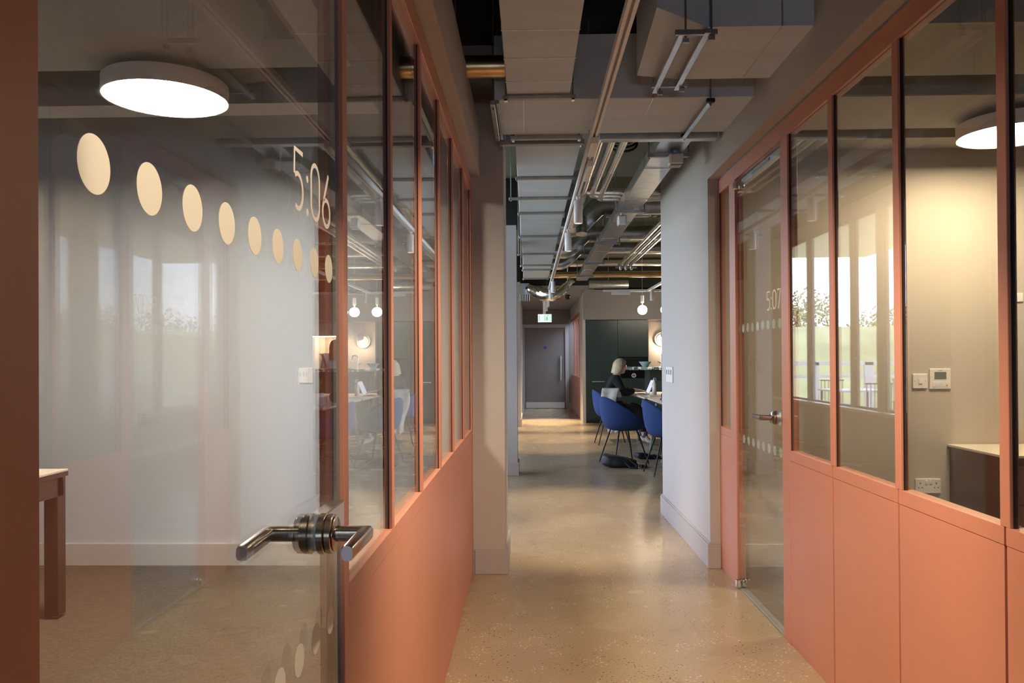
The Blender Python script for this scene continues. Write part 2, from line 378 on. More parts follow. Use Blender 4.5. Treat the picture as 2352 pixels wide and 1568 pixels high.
# facade with openings
OPEN = [(5.40, 8.40), (8.85, 9.44), (9.62, 10.29), (10.41, 11.87), (12.01, 12.88)]
XW = -1.85
fb = MB(); fb.box(XW-.06, XW, 5.25, 14.9, -.1, .60)
fb.box(XW-.06, XW, 5.25, 14.9, 3.12, 3.5)
ys = [5.25]+[y for p in OPEN for y in p]+[14.9]
for a, b in zip(ys[::2], ys[1::2]): fb.box(XW-.06, XW, a, b, .60, 3.12)
tag(fb.build('wall_left_facade', paint_c), 'facade wall with tall windows on the left of the open area', 'wall', kind='structure')
struct('trim_2', 'white window sill along the facade windows', 'sill', white, (XW-.02, XW+.12, 5.3, 14.86, .60, .635), b=.004)
for i, (a, b) in enumerate(OPEN):
    wn = thing('window_%d' % (i+1), 'tall grey framed facade window number %s along the bay' % ['one', 'two', 'three', 'four', 'five'][i], 'window', (XW-.04, (a+b)/2, .6), kind='structure')
    f = MB(); y = a
    f.box(XW-.055, XW-.020, a, a+.05, .6, 3.12); f.box(XW-.055, XW-.020, b-.05, b, .6, 3.12); f.box(XW-.055, XW-.020, a, b, .6, .66); f.box(XW-.055, XW-.020, a, b, 3.06, 3.12)
    n = max(1, round((b-a)/1.5))
    for k in range(1, n): f.box(XW-.055, XW-.020, a+(b-a)*k/n-.035, a+(b-a)*k/n+.035, .6, 3.12)
    f.build('window_frame', grey_pl if i % 2 else paint_d, wn)
    bx('window_pane', G1, wn, XW-.046, XW-.040, a+.05, b-.05, .66, 3.06)
    h = MB(); h.box(XW-.02, XW+.0, b-.045, b-.02, 1.25, 1.29); h.box(XW-.01, XW+.006, b-.04, b-.026, 1.12, 1.28); h.build('window_handle', grey_pl, wn)

# ---- ceiling boards (ribs with black gaps)
struct('trim_3', 'wide pale concrete ceiling rib nearest in the left meeting room', 'ceiling rib', conc, (-4.2, -.56, 1.2, 3.40, 2.58, 2.9))
struct('trim_4', 'narrow pale concrete ceiling rib by the left room end wall', 'ceiling rib', conc, (-4.2, -.56, 3.87, 4.06, 2.58, 2.9))
struct('trim_5', 'pale ceiling rib over the middle of the right meeting room', 'ceiling rib', conc, (1.26, 4.5, 3.05, 3.62, 2.58, 2.95))
struct('trim_6', 'pale ceiling rib second from the right room end wall', 'ceiling rib', conc, (1.26, 4.5, 3.90, 4.46, 2.58, 2.95))
struct('trim_7', 'pale ceiling rib against the right room end wall', 'ceiling rib', conc, (1.26, 4.5, 4.65, 4.90, 2.58, 2.95))
struct('trim_8', 'pale ceiling rib nearest the viewer in the right room', 'ceiling rib', conc, (1.26, 4.5, 1.9, 2.62, 2.58, 2.95))

# ================================================================== PARTITIONS
def partition(name, label, X, s, bays, ends, doors=()):
    """X = corridor face, s = +1 when the room lies towards +X; bays = list of (y0,y1) glazed bays"""
    r = thing(name, label, 'partition', (X, ends[0], 0))
    def b(nm, m, d0, d1, y0, y1, z0, z1, bev=.0015):
        xs = sorted((X+s*d0, X+s*d1)); return bx(nm, m, r, xs[0], xs[1], y0, y1, z0, z1, b=bev)
    b('head_rail', coral, 0, .045, ends[0], ends[1], ZT, 2.385)
    b('head_trim', grey_pl, .004, .045, ends[0], ends[1], 2.385, 2.40)
    edges = []
    for (y0, y1) in bays:
        edges += [y0, y1]
        b('glass_pane', G, .010, .016, y0+.002, y1-.002, ZS, ZT, 0)
        b('glazing_gasket', black, .008, .018, y0, y0+.003, ZS, ZT, 0)
        b('glazing_gasket', black, .008, .018, y1-.003, y1, ZS, ZT, 0)
        b('sill_rail', coral, 0, .045, y0-(.016 if y0 > bays[0][0]+.1 else 0), y1+(.016 if y1 < bays[-1][1]-.1 else 0), ZS-.045, ZS, .0005)
        b('lower_panel', coral, .0012, .04, y0-.0145, y1+.0145, .012, ZS-.0465, .0008)
        b('kick_rail', coral, 0.004, .04, y0-.01, y1+.01, 0, .011, 0)
    st = []
    es = [ends[0]]+[e for bb in bays for e in bb]+[ends[1]]
    for y0, y1 in zip(es[::2], es[1::2]):
        if any(abs(y0-d0) < .2 and abs(y1-d1) < .2 for d0, d1 in doors): continue
        mul = y1-y0 < .06 and y0 > ends[0]+.01 and y1 < ends[1]-.01
        if y1-y0 > .0005: b('mullion' if mul else 'stile', coral, 0, .024 if mul else .045, y0, y1, ZS if mul else 0, ZT)
    return r
PL = partition('glazed_partition', 'orange framed glazed partition with solid lower panels on the left of the corridor', XL, -1,
    [(1.482, 1.955), (1.985, 2.497), (2.527, 3.030), (3.058, 3.562), (3.590, 4.128), (4.156, 4.665)], (1.443, YP))
PR = partition('glazed_partition', 'long orange framed glazed partition with solid lower panels on the right of the corridor', XR, 1,
    [(-.20, .305), (.345, .845), (.885, 1.39), (1.43, 1.948), (1.988, 2.508), (2.548, 3.047), (3.089, 3.570)], (-.3, 3.669))
PS = partition('glazed_partition', 'slim orange framed side screen beyond the door to room 5:07', XR, 1, [(4.60, 4.86)], (4.475, 4.93))
# left partition towards the viewer: post beside the glass door, and panels behind it
PN = partition('glazed_partition', 'near orange door post at the left edge of the view', XL, -1, [(-.6, -.1)], (-.65, .543))

# door openings heads
def door_head(label, X, s, y0, y1):
    xs = sorted((X, X+s*.045))
    h = thing('door_frame', label, 'door frame', (X, y0, 0))
    bx('head_rail', coral, h, xs[0], xs[1], y0, y1, ZT, 2.385, b=.0015)
    xs2 = sorted((X+s*.004, X+s*.045)); bx('head_trim', grey_pl, h, xs2[0], xs2[1], y0, y1, 2.385, 2.40)
    xs3 = sorted((X+s*.022, X+s*.040)); bx('rebate_strip', coral_shaded, h, xs3[0], xs3[1], y1-.02 if s < 0 else y0, y1 if s < 0 else y0+.02, 0, ZT)  # latch side takes the coral with painted-in shade
    bx('rebate_strip', coral, h, xs3[0], xs3[1], y0 if s < 0 else y1-.03, y0+.02 if s < 0 else y1, 0, ZT)
    xs4 = sorted((X+s*.004, X+s*.04)); bx('threshold_strip', grey_pl, h, xs4[0], xs4[1], y0, y1, 0, .009, b=.002)
    return h
door_head('orange head frame above the nearest left glass door', XL, -1, .543, 1.443)
door_head('orange head frame above the right glass door to room 5:07', XR, 1, 3.669, 4.475)

# ---- numerals as flat film strokes
def strokes(ch):
    def el(cx, cy, rx, ry, a0, a1, n=28): return [(cx+rx*math.cos(math.radians(a0+(a1-a0)*i/n)), cy+ry*math.sin(math.radians(a0+(a1-a0)*i/n))) for i in range(n+1)]
    if ch == '0':
        return [[(p[0], p[1]) for p in el(.25, .70, .21, .27, 0, 180, 16)]+[(p[0], p[1]) for p in el(.25, .28, .21, .25, 180, 360, 16)]+[(.46, .70)]]
    if ch == '5': return [[(.44, .965), (.08, .965), (.065, .56)], el(.22, .31, .22, .28, 125, -118, 26)]
    if ch == '6': return [[(.36, .99), (.10, .48)], el(.24, .27, .20, .24, 0, 360, 30)]
    if ch == '7': return [[(.02, .965), (.44, .965), (.14, .0)]]
    if ch == ':': return ['dot1', 'dot2']
def ribbon(mb, pts, wd, f, thick):
    n = len(pts); L = []; Rr = []
    for i in range(n):
        a, b = pts[max(i-1, 0)], pts[min(i+1, n-1)]; dx, dy = b[0]-a[0], b[1]-a[1]; l = math.hypot(dx, dy) or 1
        nx, ny = -dy/l*wd/2, dx/l*wd/2; L.append((pts[i][0]+nx, pts[i][1]+ny)); Rr.append((pts[i][0]-nx, pts[i][1]-ny))
    for i in range(n-1):
        q = [L[i], L[i+1], Rr[i+1], Rr[i]]
        mb.loft([[f(a, b, 0) for a, b in q], [f(a, b, thick) for a, b in q]])
def numerals(parent, text, X, y0, y1, z0, z1, sgn, m):
    """text runs from y0 to y1"""
    h = z1-z0; adv = {'5': .56, ':': .24, '0': .60, '6': .50, '7': .46}; tot = sum(adv[c] for c in text); k = (y1-y0)/tot; x = 0
    for c in text:
        mb = MB(); f = lambda a, b, t, x=x: (X+t*sgn, y0+(x+a)*k, z0+b*h)
        kk = abs(k)
        for st in strokes(c):
            if isinstance(st, str):
                cz = .62 if st == 'dot1' else .06
                pts = [(.09+.05*math.cos(t*PI/6)/1, cz+.05*math.sin(t*PI/6)*kk/h) for t in range(12)]
                mb.loft([[f(a, b, 0) for a, b in pts], [f(a, b, .0004) for a, b in pts]])
            else:
                sc = [(a*kk, b*h) for a, b in st]
                ribbon(mb, sc, .0085 if X > 0 else .0075, lambda a, b, t, x=x: (X+t*sgn, y0+(x*kk+a)*(1 if k > 0 else -1), z0+b), .0004)
        mb.build('numeral', m, parent); x += adv[c]
DOT_Y = [.624+.0928*i for i in range(9)]

def glass_door(name, label, X, xg, y0, y1, hy, dirh, dots, text, span, tdir, m_dot, pivot_y):
    """xg = centre plane of glass; hy = rose centre; dirh = -1 lever points to -Y"""
    d = thing(name, label, 'glass door', (xg, y0, 0), kind='structure')
    bx('glass_leaf', G, d, xg-.005, xg+.005, y0+.004, y1-.006, .012, ZT-.004)
    e = hy > (y0+y1)/2
    ye = y1-.006 if e else y0+.004
    bx('edge_seal', grey_pl, d, xg-.0052, xg+.0052, min(ye, ye+(.007 if e else -.007)), max(ye, ye+(.007 if e else -.007)), .012, ZT-.004)
    for z in (1.459, .845):
        for i, y in enumerate(dots):
            sgn = 1
            q = MB(); q.lathe([(.0243, xg+.0052), (.0243, xg+.0056)], (0, y, z), 36, 'X'); q.build('frosted_dot', m_dot, d)
    numerals(d, text, xg+.0052 if X < 0 else xg-.0052, span[0], span[1], 1.528, 1.622, 1 if X < 0 else -1, film_t if X < 0 else film_w)
    # patch lock
    side = 1 if X < 0 else -1
    L = thing_part(d, 'patch_lock', nickel_e, lambda q: q.box(xg-.014, xg+.014, hy+.004, ye, .979, 1.041, b=.002) if e else q.box(xg-.014, xg+.014, ye, hy-.004, .979, 1.041, b=.002))
    zc = 1.010
    for sd in (1, -1):
        def X_(a): return xg+sd*a
        def rb(q, a0, a1, r, b=.001):
            q.lathe([(r-.0015, X_(a0)), (r, X_(a0+.001)), (r, X_(a1-.0015)), (r-.002, X_(a1))], (0, hy, zc), 40, 'X')
        q = MB(); rb(q, .006, .018, .0335); rb(q, .019, .030, .0325); rb(q, .0305, .034, .029)
        q.build('rose', nickel, d, smooth=True)
        # lever: rounded rectangular neck and grip with mitred elbow
        def rect(c, wx, wz, ax):
            pts = []
            rr = .008
            for (sx, sz) in ((1, 1), (-1, 1), (-1, -1), (1, -1)):
                a0 = {(1, 1): 0, (-1, 1): 90, (-1, -1): 180, (1, -1): 270}[(sx, sz)]
                for k in range(5):
                    a = math.radians(a0+k*22.5); px_, pz_ = sx*(wx/2-rr)+rr*math.cos(a), sz*(wz/2-rr)+rr*math.sin(a)
                    pts.append((c[0]+px_, c[1], c[2]+pz_) if ax == 'Y' else (c[0], c[1]+px_, c[2]+pz_) if ax == 'X' else (c[0]+px_*.7071*ax, c[1]+px_*.7071, c[2]+pz_))
            return pts
        q = MB(); lw = .021; hh = .0255; xo = .082
        el = Vector((X_(xo), hy, zc))
        # mitre ring: built from width in both directions
        mit = []
        for k, (p) in enumerate(rect((0, 0, 0), lw, hh, 'Y')):
            s_ = p[0]   # lateral
            mit.append((X_(xo)+sd*s_, hy+dirh*(-s_), zc+p[2]))
        neck0 = [(X_(.030), hy+dirh*(-p[0]), zc+p[2]) for p in rect((0, 0, 0), lw, hh, 'Y')]
        end = [(X_(xo-.002)+sd*p[0]*.92, hy+dirh*.122, zc-.002+p[2]*.96) for p in rect((0, 0, 0), lw, hh, 'Y')]
        endb = [(X_(xo-.002)+sd*p[0]*.80, hy+dirh*.125, zc-.002+p[2]*.86) for p in rect((0, 0, 0), lw, hh, 'Y')]
        q.loft([neck0, mit, end, endb]); lv = q.build('lever_handle', nickel, d, smooth=True)
        q = MB(); q.loft([[(Vector(p)+Vector((0, dirh*.0004, 0))) for p in endb], [(Vector(p)+Vector((0, dirh*.0014, 0))) for p in endb]]); q.build('lever_end_cap', nickel_e, lv)
    # pivots
    for z in (.035, ZT-.045):
        q = MB(); q.lathe([(.016, z-.022), (.021, z-.018), (.021, z+.018), (.016, z+.022)], (xg-side*.0+side*.014, pivot_y, 0), 20)
        q.lathe([(.016, z-.016), (.019, z-.012), (.019, z+.012), (.016, z+.016)], (xg-side*.016, pivot_y, 0), 20)
        q.build('pivot_hinge', chrome, d, smooth=True)
    return d
def thing_part(parent, name, m, fn):
    q = MB(); fn(q); return q.build(name, m, parent)
y_t0, y_t1 = at(673, 300, X=-.35).y, at(760, 400, X=-.35).y
glass_door('door_1', 'frameless glass door marked 5:06 with frosted dots and lever handle on the left', XL, -.356, .543, 1.443, 1.300, -1,
           DOT_Y, '5:06', (y_t0, y_t1), 1, film, .60)
y_s0, y_s1 = at(1761, 690, X=1.18).y, at(1794, 690, X=1.18).y
glass_door('door_2', 'frameless glass door marked 5:07 with pale frosted dots on the right', XR, 1.184, 3.669, 4.475, 3.765, 1,
           [3.748+.0905*i for i in range(9)], '5:07', (y_s0, y_s1), -1, film2, 4.43)
dc = thing('door_closer', 'slim silver overhead closer rail above the right glass door', 'door closer', (1.2, 4.1, 2.27))
bx('closer_rail', nickel_e, dc, 1.196, 1.222, 3.70, 4.42, 2.262, 2.298, b=.003)
bx('closer_arm', galv_d, dc, 1.190, 1.2, 3.9, 4.2, 2.27, 2.286, b=.002)

# ================================================================== LAMPS IN ROOMS
def disc_lamp(label, loc, r=.265, dm=None):
    t = thing('pendant_disc_lamp', label, 'ceiling lamp', loc)
    x, y, z = loc
    q = MB(); q.lathe([(r-.012, z+.004), (r-.002, z-.001), (r, z+.002), (r, z+.072), (r-.004, z+.076), (0.001, z+.076)], (x, y, 0), 72)
    q.build('drum', white, t, smooth=True)
    q = MB(); q.lathe([(.0005, z), (r-.012, z), (r-.012, z+.003), (.0005, z+.003)], (x, y, 0), 72); q.build('diffuser', dm or disc_m, t)
    for k in range(3):
        a = k*2*PI/3+.5; q = MB(); q.tube([(x+r*.85*math.cos(a), y+r*.85*math.sin(a), z+.076), (x+r*.85*math.cos(a), y+r*.85*math.sin(a), 3.2)], .0016, 6); q.build('suspension_wire', galv_d, t)
    q = MB(); q.tube([(x, y, z+.07), (x, y, 3.2)], .004, 8); q.build('power_cable', white_pl, t)
disc_lamp('round white drum lamp glowing in the left meeting room', LAMP_L)
disc_lamp('round white drum lamp glowing in the right meeting room', LAMP_R, dm=emit_mat('lit_diffuser_warm', (1, .79, .54), 23))

# ================================================================== ROOM FITTINGS
def plate(name, label, cat, c, w_, h_, axis='Y', face=-1, kind='switch', group=None):
    """wall plate centred at c, lying in the XZ plane facing -Y (axis Y) or YZ plane facing -X (axis X)"""
    t = thing(name, label, cat, c, group)
    def B(nm, m, a0, a1, z0, z1, d0, d1, b=0):
        if axis == 'Y': return bx(nm, m, t, c[0]+a0, c[0]+a1, c[1]-d1, c[1]-d0, c[2]+z0, c[2]+z1, b=b)
        return bx(nm, m, t, c[0]-d1, c[0]-d0, c[1]-a1, c[1]-a0, c[2]+z0, c[2]+z1, b=b)
    B('plate', white_pl, -w_/2, w_/2, -h_/2, h_/2, 0, .010, .003)
    if kind == 'switch':
        B('rocker', white, -.011, .011, -.016, .016, .010, .014, .001)
        for s in (-1, 1): B('screw', grey_pl, s*w_*.36-.0025, s*w_*.36+.0025, -.0025, .0025, .010, .0108)
    if kind == 'socket':
        for s in (-1, 1):
            B('rocker', white, s*.014-.006, s*.014+.006, .014, .034, .010, .014, .001)
            B('pin_slot', black, s*.048-.003, s*.048+.003, .012, .022, .0100, .0104)
            for q in (-1, 1): B('pin_slot', black, s*.048+q*.011-.004, s*.048+q*.011+.004, -.012, -.007, .0100, .0104)
            B('screw', grey_pl, s*.068-.0025, s*.068+.0025, -.0025, .0025, .010, .0108)
    if kind == 'triple':
        n = max(1, round(w_/.09))
        for k in range(n):
            a = -w_/2+w_*(k+.5)/n
            B('rocker', grey_pl if axis == 'X' else white, a-.014, a+.014, -h_*.3 if axis == 'Y' else 0, h_*.3, .010, .014, .001)
            B('plate_gap', grey_pl, -w_/2+w_*(k+1)/n-.001, -w_/2+w_*(k+1)/n, -h_/2, h_/2, .009, .0102) if k < n-1 else None
    if kind == 'thermo':
        B('display', lcd, -.036, .036, -.002, .042, .010, .0112)
        B('button_panel', white, -.05, .05, -.05, -.018, .010, .0115, .001)
        B('button_ring', grey_pl, .033, .043, -.045, -.035, .0115, .0122, .001)
        for k in range(4): B('button_mark', grey_pl, -.034+k*.012, -.029+k*.012, -.042, -.038, .0115, .0119)
        B('maker_mark', grey_pl, -.013, .013, .048, .052, .010, .0104)
    return t
YR_ = YPR+.03; YL_ = 4.93
p = at(2130.5, 1115.5, Y=YR_); plate('wall_socket', 'white double power socket low on the beige right room wall', 'socket', (p.x, YR_, p.z), .154, .091, kind='socket')
p = at(2112, 875, Y=YR_); plate('light_switch', 'small white light switch left of the thermostat in the right room', 'switch', (p.x, YR_, p.z), .091, .091)
p = at(2158, 869.5, Y=YR_); plate('thermostat', 'white thermostat with grey display on the right room wall', 'thermostat', (p.x, YR_, p.z), .13, .126, kind='thermo')
p = at(704, 862, Y=YL_); plate('light_switch', 'pair of white switch plates on the left room end wall', 'switch', (p.x, YL_, p.z), .09, .098, kind='triple')
p = at(2338, 683, Y=YR_); plate('wall_sensor', 'small white square sensor high on the right room wall', 'sensor', (p.x, YR_, p.z), .055, .055, kind='none')
ya, yb = at(1527, 860, X=1.11).y, at(1547, 860, X=1.11).y
plate('light_switch', 'triple white switch plate on the daylit right corridor wall', 'switch', (1.11, (ya+yb)/2-.05, 1.165), .27, .125, axis='X', kind='triple')

# credenza in right room
ca, cb_ = at(2159, 1017, Z=.75), at(2305, 1049, Z=.75)
xc, y0c, y1c = 2.57, cb_.y, YR_-.005
t = thing('credenza', 'dark brown storage cabinet with cream top in the right meeting room', 'cabinet', (xc, y0c, 0))
bx('body', darkwood, t, xc+.012, 4.1, y0c+.014, y1c, .03, .728, b=.002)
bx('top', creamtop, t, xc, 4.12, y0c, y1c, .742, .755, b=.001); bx('top_edge', darkwood, t, xc, 4.12, y0c, y1c, .728, .742)
bx('plinth', black, t, xc+.03, 4.08, y0c+.04, y1c, .004, .03)
for k in range(3):
    dr = bx('drawer', greycab, t, xc+.04, xc+.50, y0c+.004, y0c+.016, .06+k*.215, .06+k*.215+.208, b=.002)
    bx('handle', darkwood, dr, xc+.2, xc+.34, y0c-.004, y0c+.004, .24+k*.215, .25+k*.215)
for k in range(2): bx('door', darkwood, t, xc+.52+k*.5, xc+1.01+k*.5, y0c+.004, y0c+.016, .06, .70, b=.002)

# desk in left room
dx, dy = -2.37, 3.93
t = thing('desk', 'dark brown desk with cream top at the left edge of the left room', 'desk', (dx, dy, 0))
bx('top', creamtop, t, dx-1.5, dx, dy-.70, dy+.04, .738, .748, b=.001); bx('top_edge', darkwood, t, dx-1.5, dx, dy-.70, dy+.04, .714, .738)
bx('apron', darkwood, t, dx-1.44, dx-.06, dy-.05, dy+.02, .62, .714); bx('apron', darkwood, t, dx-.05, dx-.002, dy-.66, dy, .62, .714)
for (a, b_) in ((dx-.072, dy-.05), (dx-.072, dy-.69), (dx-1.49, dy-.05), (dx-1.49, dy-.69)):
    lg = bx('leg', darkwood, t, a, a+.07, b_, b_+.07, .02, .714, b=.002)
    MB().lathe([(.012, .004), (.016, .008), (.016, .022), (.01, .024)], (a+.035, b_+.035, 0), 14).build('foot', galv_d, lg)
t = thing('drawer_pedestal', 'brown grey metal drawer pedestal under the left room desk', 'cabinet', (dx-.3, dy-.35, 0))
bx('body', greycab, t, dx-.52, dx-.11, dy-.58, dy-.06, .03, .575, b=.004)
for k in range(3):
    dr = bx('drawer', greycab, t, dx-.51, dx-.12, dy-.592, dy-.578, .04+k*.178, .21+k*.178, b=.002)
    bx('handle', chrome, dr, dx-.13, dx-.112, dy-.60, dy-.585, .19+k*.178, .195+k*.178)
for a in (-.48, -.15):
    for b_ in (-.54, -.1): MB().lathe([(.018, .004), (.018, .03)], (dx+a, dy+b_, 0), 12).build('castor', black, t)

# ================================================================== DUCTS AND SERVICES
def duct(label, x0, x1, y0, y1, z0, z1, seams, axis='Y'):
    t = thing('rectangular_duct', label, 'duct', ((x0+x1)/2, (y0+y1)/2, z0))
    bx('casing', ductm, t, x0, x1, y0, y1, z0, z1, b=.003)
    for s_ in seams:
        if axis == 'Y': bx('seam_tape', galv, t, x0-.002, x1+.002, s_-.004, s_+.004, z0-.0015, z1)
        else: bx('seam_tape', galv, t, s_-.003, s_+.003, y0-.002, y1+.002, z0-.0015, z1)
    return t
duct('pale lined duct running overhead nearest the viewer', -.100, .206, -1.5, 3.79, 2.58, 2.9, [2.0, 2.62, 3.05, 3.34, 3.62])
duct('long pale lined duct with cross straps down the corridor ceiling', -.076, .322, 4.55, 12.7, 2.60, 2.86, [])
t = duct('wide pale duct crossing the corridor behind the first duct', -.165, 1.12, 3.87, 4.47, 2.578, 2.9, [-.02, .62], 'X')
# tapered duct to upper right
t = thing('rectangular_duct', 'tapered pale duct entering the right bulkhead near the top', 'duct', (.8, 3.3, 2.58))
MB().loft([[(.505, 3.05, 2.66), (.505, 3.62, 2.60), (.505, 3.62, 2.92), (.505, 3.05, 2.95)], [(.70, 3.05, 2.58), (.70, 3.62, 2.58), (.70, 3.62, 2.92), (.70, 3.05, 2.95)], [(1.12, 3.05, 2.58), (1.12, 3.62, 2.58), (1.12, 3.62, 2.92), (1.12, 3.05, 2.95)]]).build('casing', ductm, t)
bx('seam_tape', galv, t, .985, .991, 3.048, 3.622, 2.5785, 2.95)
# straps (threaded rods + struts) under the long duct
def strap(label, y, x0, x1, z, r=.012, rods=True, hh=.02):
    t = thing('hanging_strut', label, 'strut', ((x0+x1)/2, y, z), 'zinc struts slung under the corridor ducts')
    bx('channel', galv_d, t, x0, x1, y-r, y+r, z-hh, z, b=.002)
    if rods:
        for x in (x0+.015, x1-.015):
            MB().tube([(x, y, z-.02), (x, y, 3.2)], .004, 6).build('threaded_rod', galv_d, t)
            MB().box(x-.008, x+.008, y-r-.002, y+r+.002, z-hh-.008, z-hh+.002, b=.001).build('nut', chrome, t)
words = ['first', 'second', 'third', 'fourth', 'fifth', 'sixth', 'seventh', 'eighth']
for i, (v, xa, xb) in enumerate([(412, -.09, .335), (458, -.155, .36), (492, -.095, .33), (545, -.10, .335), (585, -.14, .33), (611, -.12, .33), (621, -.10, .33), (641, -.10, .33)]):
    y = at(1240, v, Z=2.58).y
    strap('%s zinc strut under the long duct, counted from the near end' % words[i], y, xa, xb, 2.598)
strap('zinc strut at the far edge of the nearest duct', 3.80, -.12, .235, 2.575)
strap('heavy zinc strut behind the crossing duct', 4.58, -.165, .33, 2.575, .022, hh=.03)
strap('zinc strut in front of the long duct', 4.49, -.10, .31, 2.572, .016)
t = thing('hanging_strut', 'zinc bracket on the left end of the crossing duct', 'strut', (-.175, 4.1, 2.5))
bx('channel', galv, t, -.185, -.160, 3.86, 4.50, 2.55, 2.575, b=.002); bx('channel', galv_d, t, -.155, -.14, 3.86, 4.50, 2.556, 2.575, b=.002)
for y in (3.9, 4.45): MB().tube([(-.172, y, 2.54), (-.172, y, 3.2)], .004, 6).build('threaded_rod', galv_d, t)
# pair of channels under the tapered duct
for x, lb, y0, y1, z in ((.595, 'left of two zinc channels below the tapered duct', 3.02, 3.68, 2.555), (.69, 'right of two zinc channels below the tapered duct', 3.0, 3.64, 2.555)):
    t = thing('support_channel', lb, 'strut', (x, y0, z)); bx('channel', galv, t, x-.012, x+.012, y0, y1, z-.02, z, b=.002)
    for y in (y0+.03, y1-.03):
        MB().tube([(x+.02, y, z-.03), (x+.02, y, 3.2)], .0045, 6).build('threaded_rod', galv_d, t)
        bx('bolt', galv_d, t, x+.008, x+.032, y-.008, y+.008, z-.036, z-.02)
for y, lb in ((3.02, 'nearer zinc bar tying the two channels'), (3.60, 'farther zinc bar tying the two channels')):
    t = thing('cross_bar', lb, 'strut', (.64, y, 2.53)); bx('channel', galv_d, t, .57, .73, y-.008, y+.008, 2.537, 2.556)
t = thing('support_channel', 'slotted channel with black end knobs below the crossing duct', 'strut', (.9, 3.9, 2.54))
pa, pb = at(1632, 236, Z=2.545), at(1572, 316, Z=2.545)
MB().tube([pa, pb], .013, 4).build('channel', galv, t)
for p in (pa, pb):
    bx('knob', black, t, p.x-.02, p.x+.02, p.y-.014, p.y+.014, 2.545, 2.565, b=.003); MB().tube([(p.x, p.y, 2.53), (p.x, p.y, 3.2)], .0045, 6).build('threaded_rod', galv_d, t)

# short brass spiral duct left
def spiral(name, label, pts, r, m=galv, seam=.09, seg=20, parent=None):
    t = thing(name, label, 'duct', tuple(Vector(pts[0])))
    MB().tube(pts, r, seg).build('pipe', m, t, smooth=True)
    # seam bands
    P = [Vector(p) for p in pts]; acc = 0; nxt = seam; q = MB(); any_ = False
    for a, b in zip(P, P[1:]):
        l = (b-a).length
        while l > 0 and nxt <= acc+l:
            c = a+(b-a)*((nxt-acc)/l); d = (b-a).normalized(); q.tube([c-d*.004, c+d*.004], r*1.035, seg); q.build('seam_band', m, t, smooth=True); q = MB(); nxt += seam
        acc += l
    q.bm.free()
    zt_ = 3.3 if P[0].y > 7.95 else 3.2
    mid = P[-1] if len(P) > 2 else (P[0]+P[1])/2
    mid = Vector((min(mid.x, 3.2), mid.y, mid.z))
    MB().tube([mid+Vector((0, 0, r*.8)), (mid.x, mid.y, zt_)], .004, 6).build('hanger_rod', galv_d, t)
    return t
brass = mat('warm_spiral_steel', (.62, .45, .24), .3, 1, noise_amt=.1, nscale=20)
pz = at(1116, 176, Y=3.75)
spiral('spiral_duct', 'short gold tinted spiral duct between left bulkhead and nearest duct', [(-.6, 3.75, 2.70), (-.09, 3.75, 2.70)], .052, brass, .11)
# branch ducts with elbows leaving the long duct to the right
def branch(label, y, r, x_end, zt=2.93):
    z0 = 2.70
    pts = [(.31, y, z0), (.46, y, z0)] + [Vector((.46+.16*math.sin(a), y, z0+.16*(1-math.cos(a)))) for a in [PI/4*i/5 for i in range(1, 6)]]
    x1, z1 = pts[-1].x+.14, pts[-1].z+.14
    pts.append(Vector((x1, y, z1)))
    pts += [Vector((x1+.16*(math.sin(PI/4)-math.sin(PI/4-a)), y, z1+.16*(math.cos(PI/4-a)-math.cos(PI/4)))) for a in [PI/4*i/5 for i in range(1, 6)]]
    pts.append(Vector((x_end, y, pts[-1].z)))
    return spiral('spiral_duct', label, pts, r, galv, .30)
branch('nearest silver branch duct curving off the long duct', 8.4, .105, 8.8)
branch('second silver branch duct curving off the long duct', 10.3, .095, 8.8)
branch('third silver branch duct curving off the long duct', 11.7, .085, 8.8)
spiral('spiral_duct', 'silver duct elbow pointing down at the first branch', [(.56, 8.25, 2.60), (.56, 8.3, 2.78)], .06, galv, .05)
spiral('spiral_duct', 'silver duct running back beside the long duct', [(.47, 6.9, 2.88), (.45, 8.1, 2.72)], .085, galv, .25)
for i, (y, z, r, lb) in enumerate([(9.6, 3.08, .07, 'nearest of the crossing gold lit pipes above the kitchen'), (12.4, 3.0, .07, 'middle crossing gold lit pipe above the kitchen'), (13.4, 2.72, .055, 'low crossing gold lit pipe before the kitchen bulkhead'), (14.3, 3.02, .06, 'far crossing pipe above the kitchen')]):
    spiral('crossing_pipe', lb, [(.35, y, z), (8.9, y, z)], r, chromep if i != 2 else brass, .8)
spiral('spiral_duct', 'short lagged duct above the bulkhead edge', [(1.15, 15.0, 2.70), (1.9, 15.0, 2.70)], .08, galv, .2)
# three bright pipes running back then turning right
for i in range(3):
    x = .463+i*.080; yb_ = 6.55+.12*(2-i)*-1+.24
    yb_ = 6.62-.0*i+(0.14*i)
    pts = [(x, 4.35, 2.70), (x, yb_-.04, 2.70), (x+.012, yb_-.012, 2.70), (x+.04, yb_, 2.70), (6.5, yb_, 2.70)]
    spiral('insulated_pipe', ['left', 'middle', 'right'][i]+' of three foil wrapped pipes turning right at the blade wall', pts, .028, chromep, .5, 14)
for i in range(3):
    x = 1.53+i*.09
    spiral('insulated_pipe', ['left', 'middle', 'right'][i]+' of three slim pipes slanting above the tables', [(x, 7.5, 2.86), (x, 13.2, 2.86)], .03, chromep, .8, 12)
bx0 = thing('pipe_rack', 'row of zinc pipe clips under the slanting pipes', 'bracket', (1.62, 13.1, 2.8))
bx('channel', galv_d, bx0, 1.45, 1.8, 13.08, 13.12, 2.79, 2.82)
for i in range(3): bx('clip', chromep, bx0, 1.51+i*.09, 1.55+i*.09, 13.06, 13.14, 2.76, 2.82, b=.005)
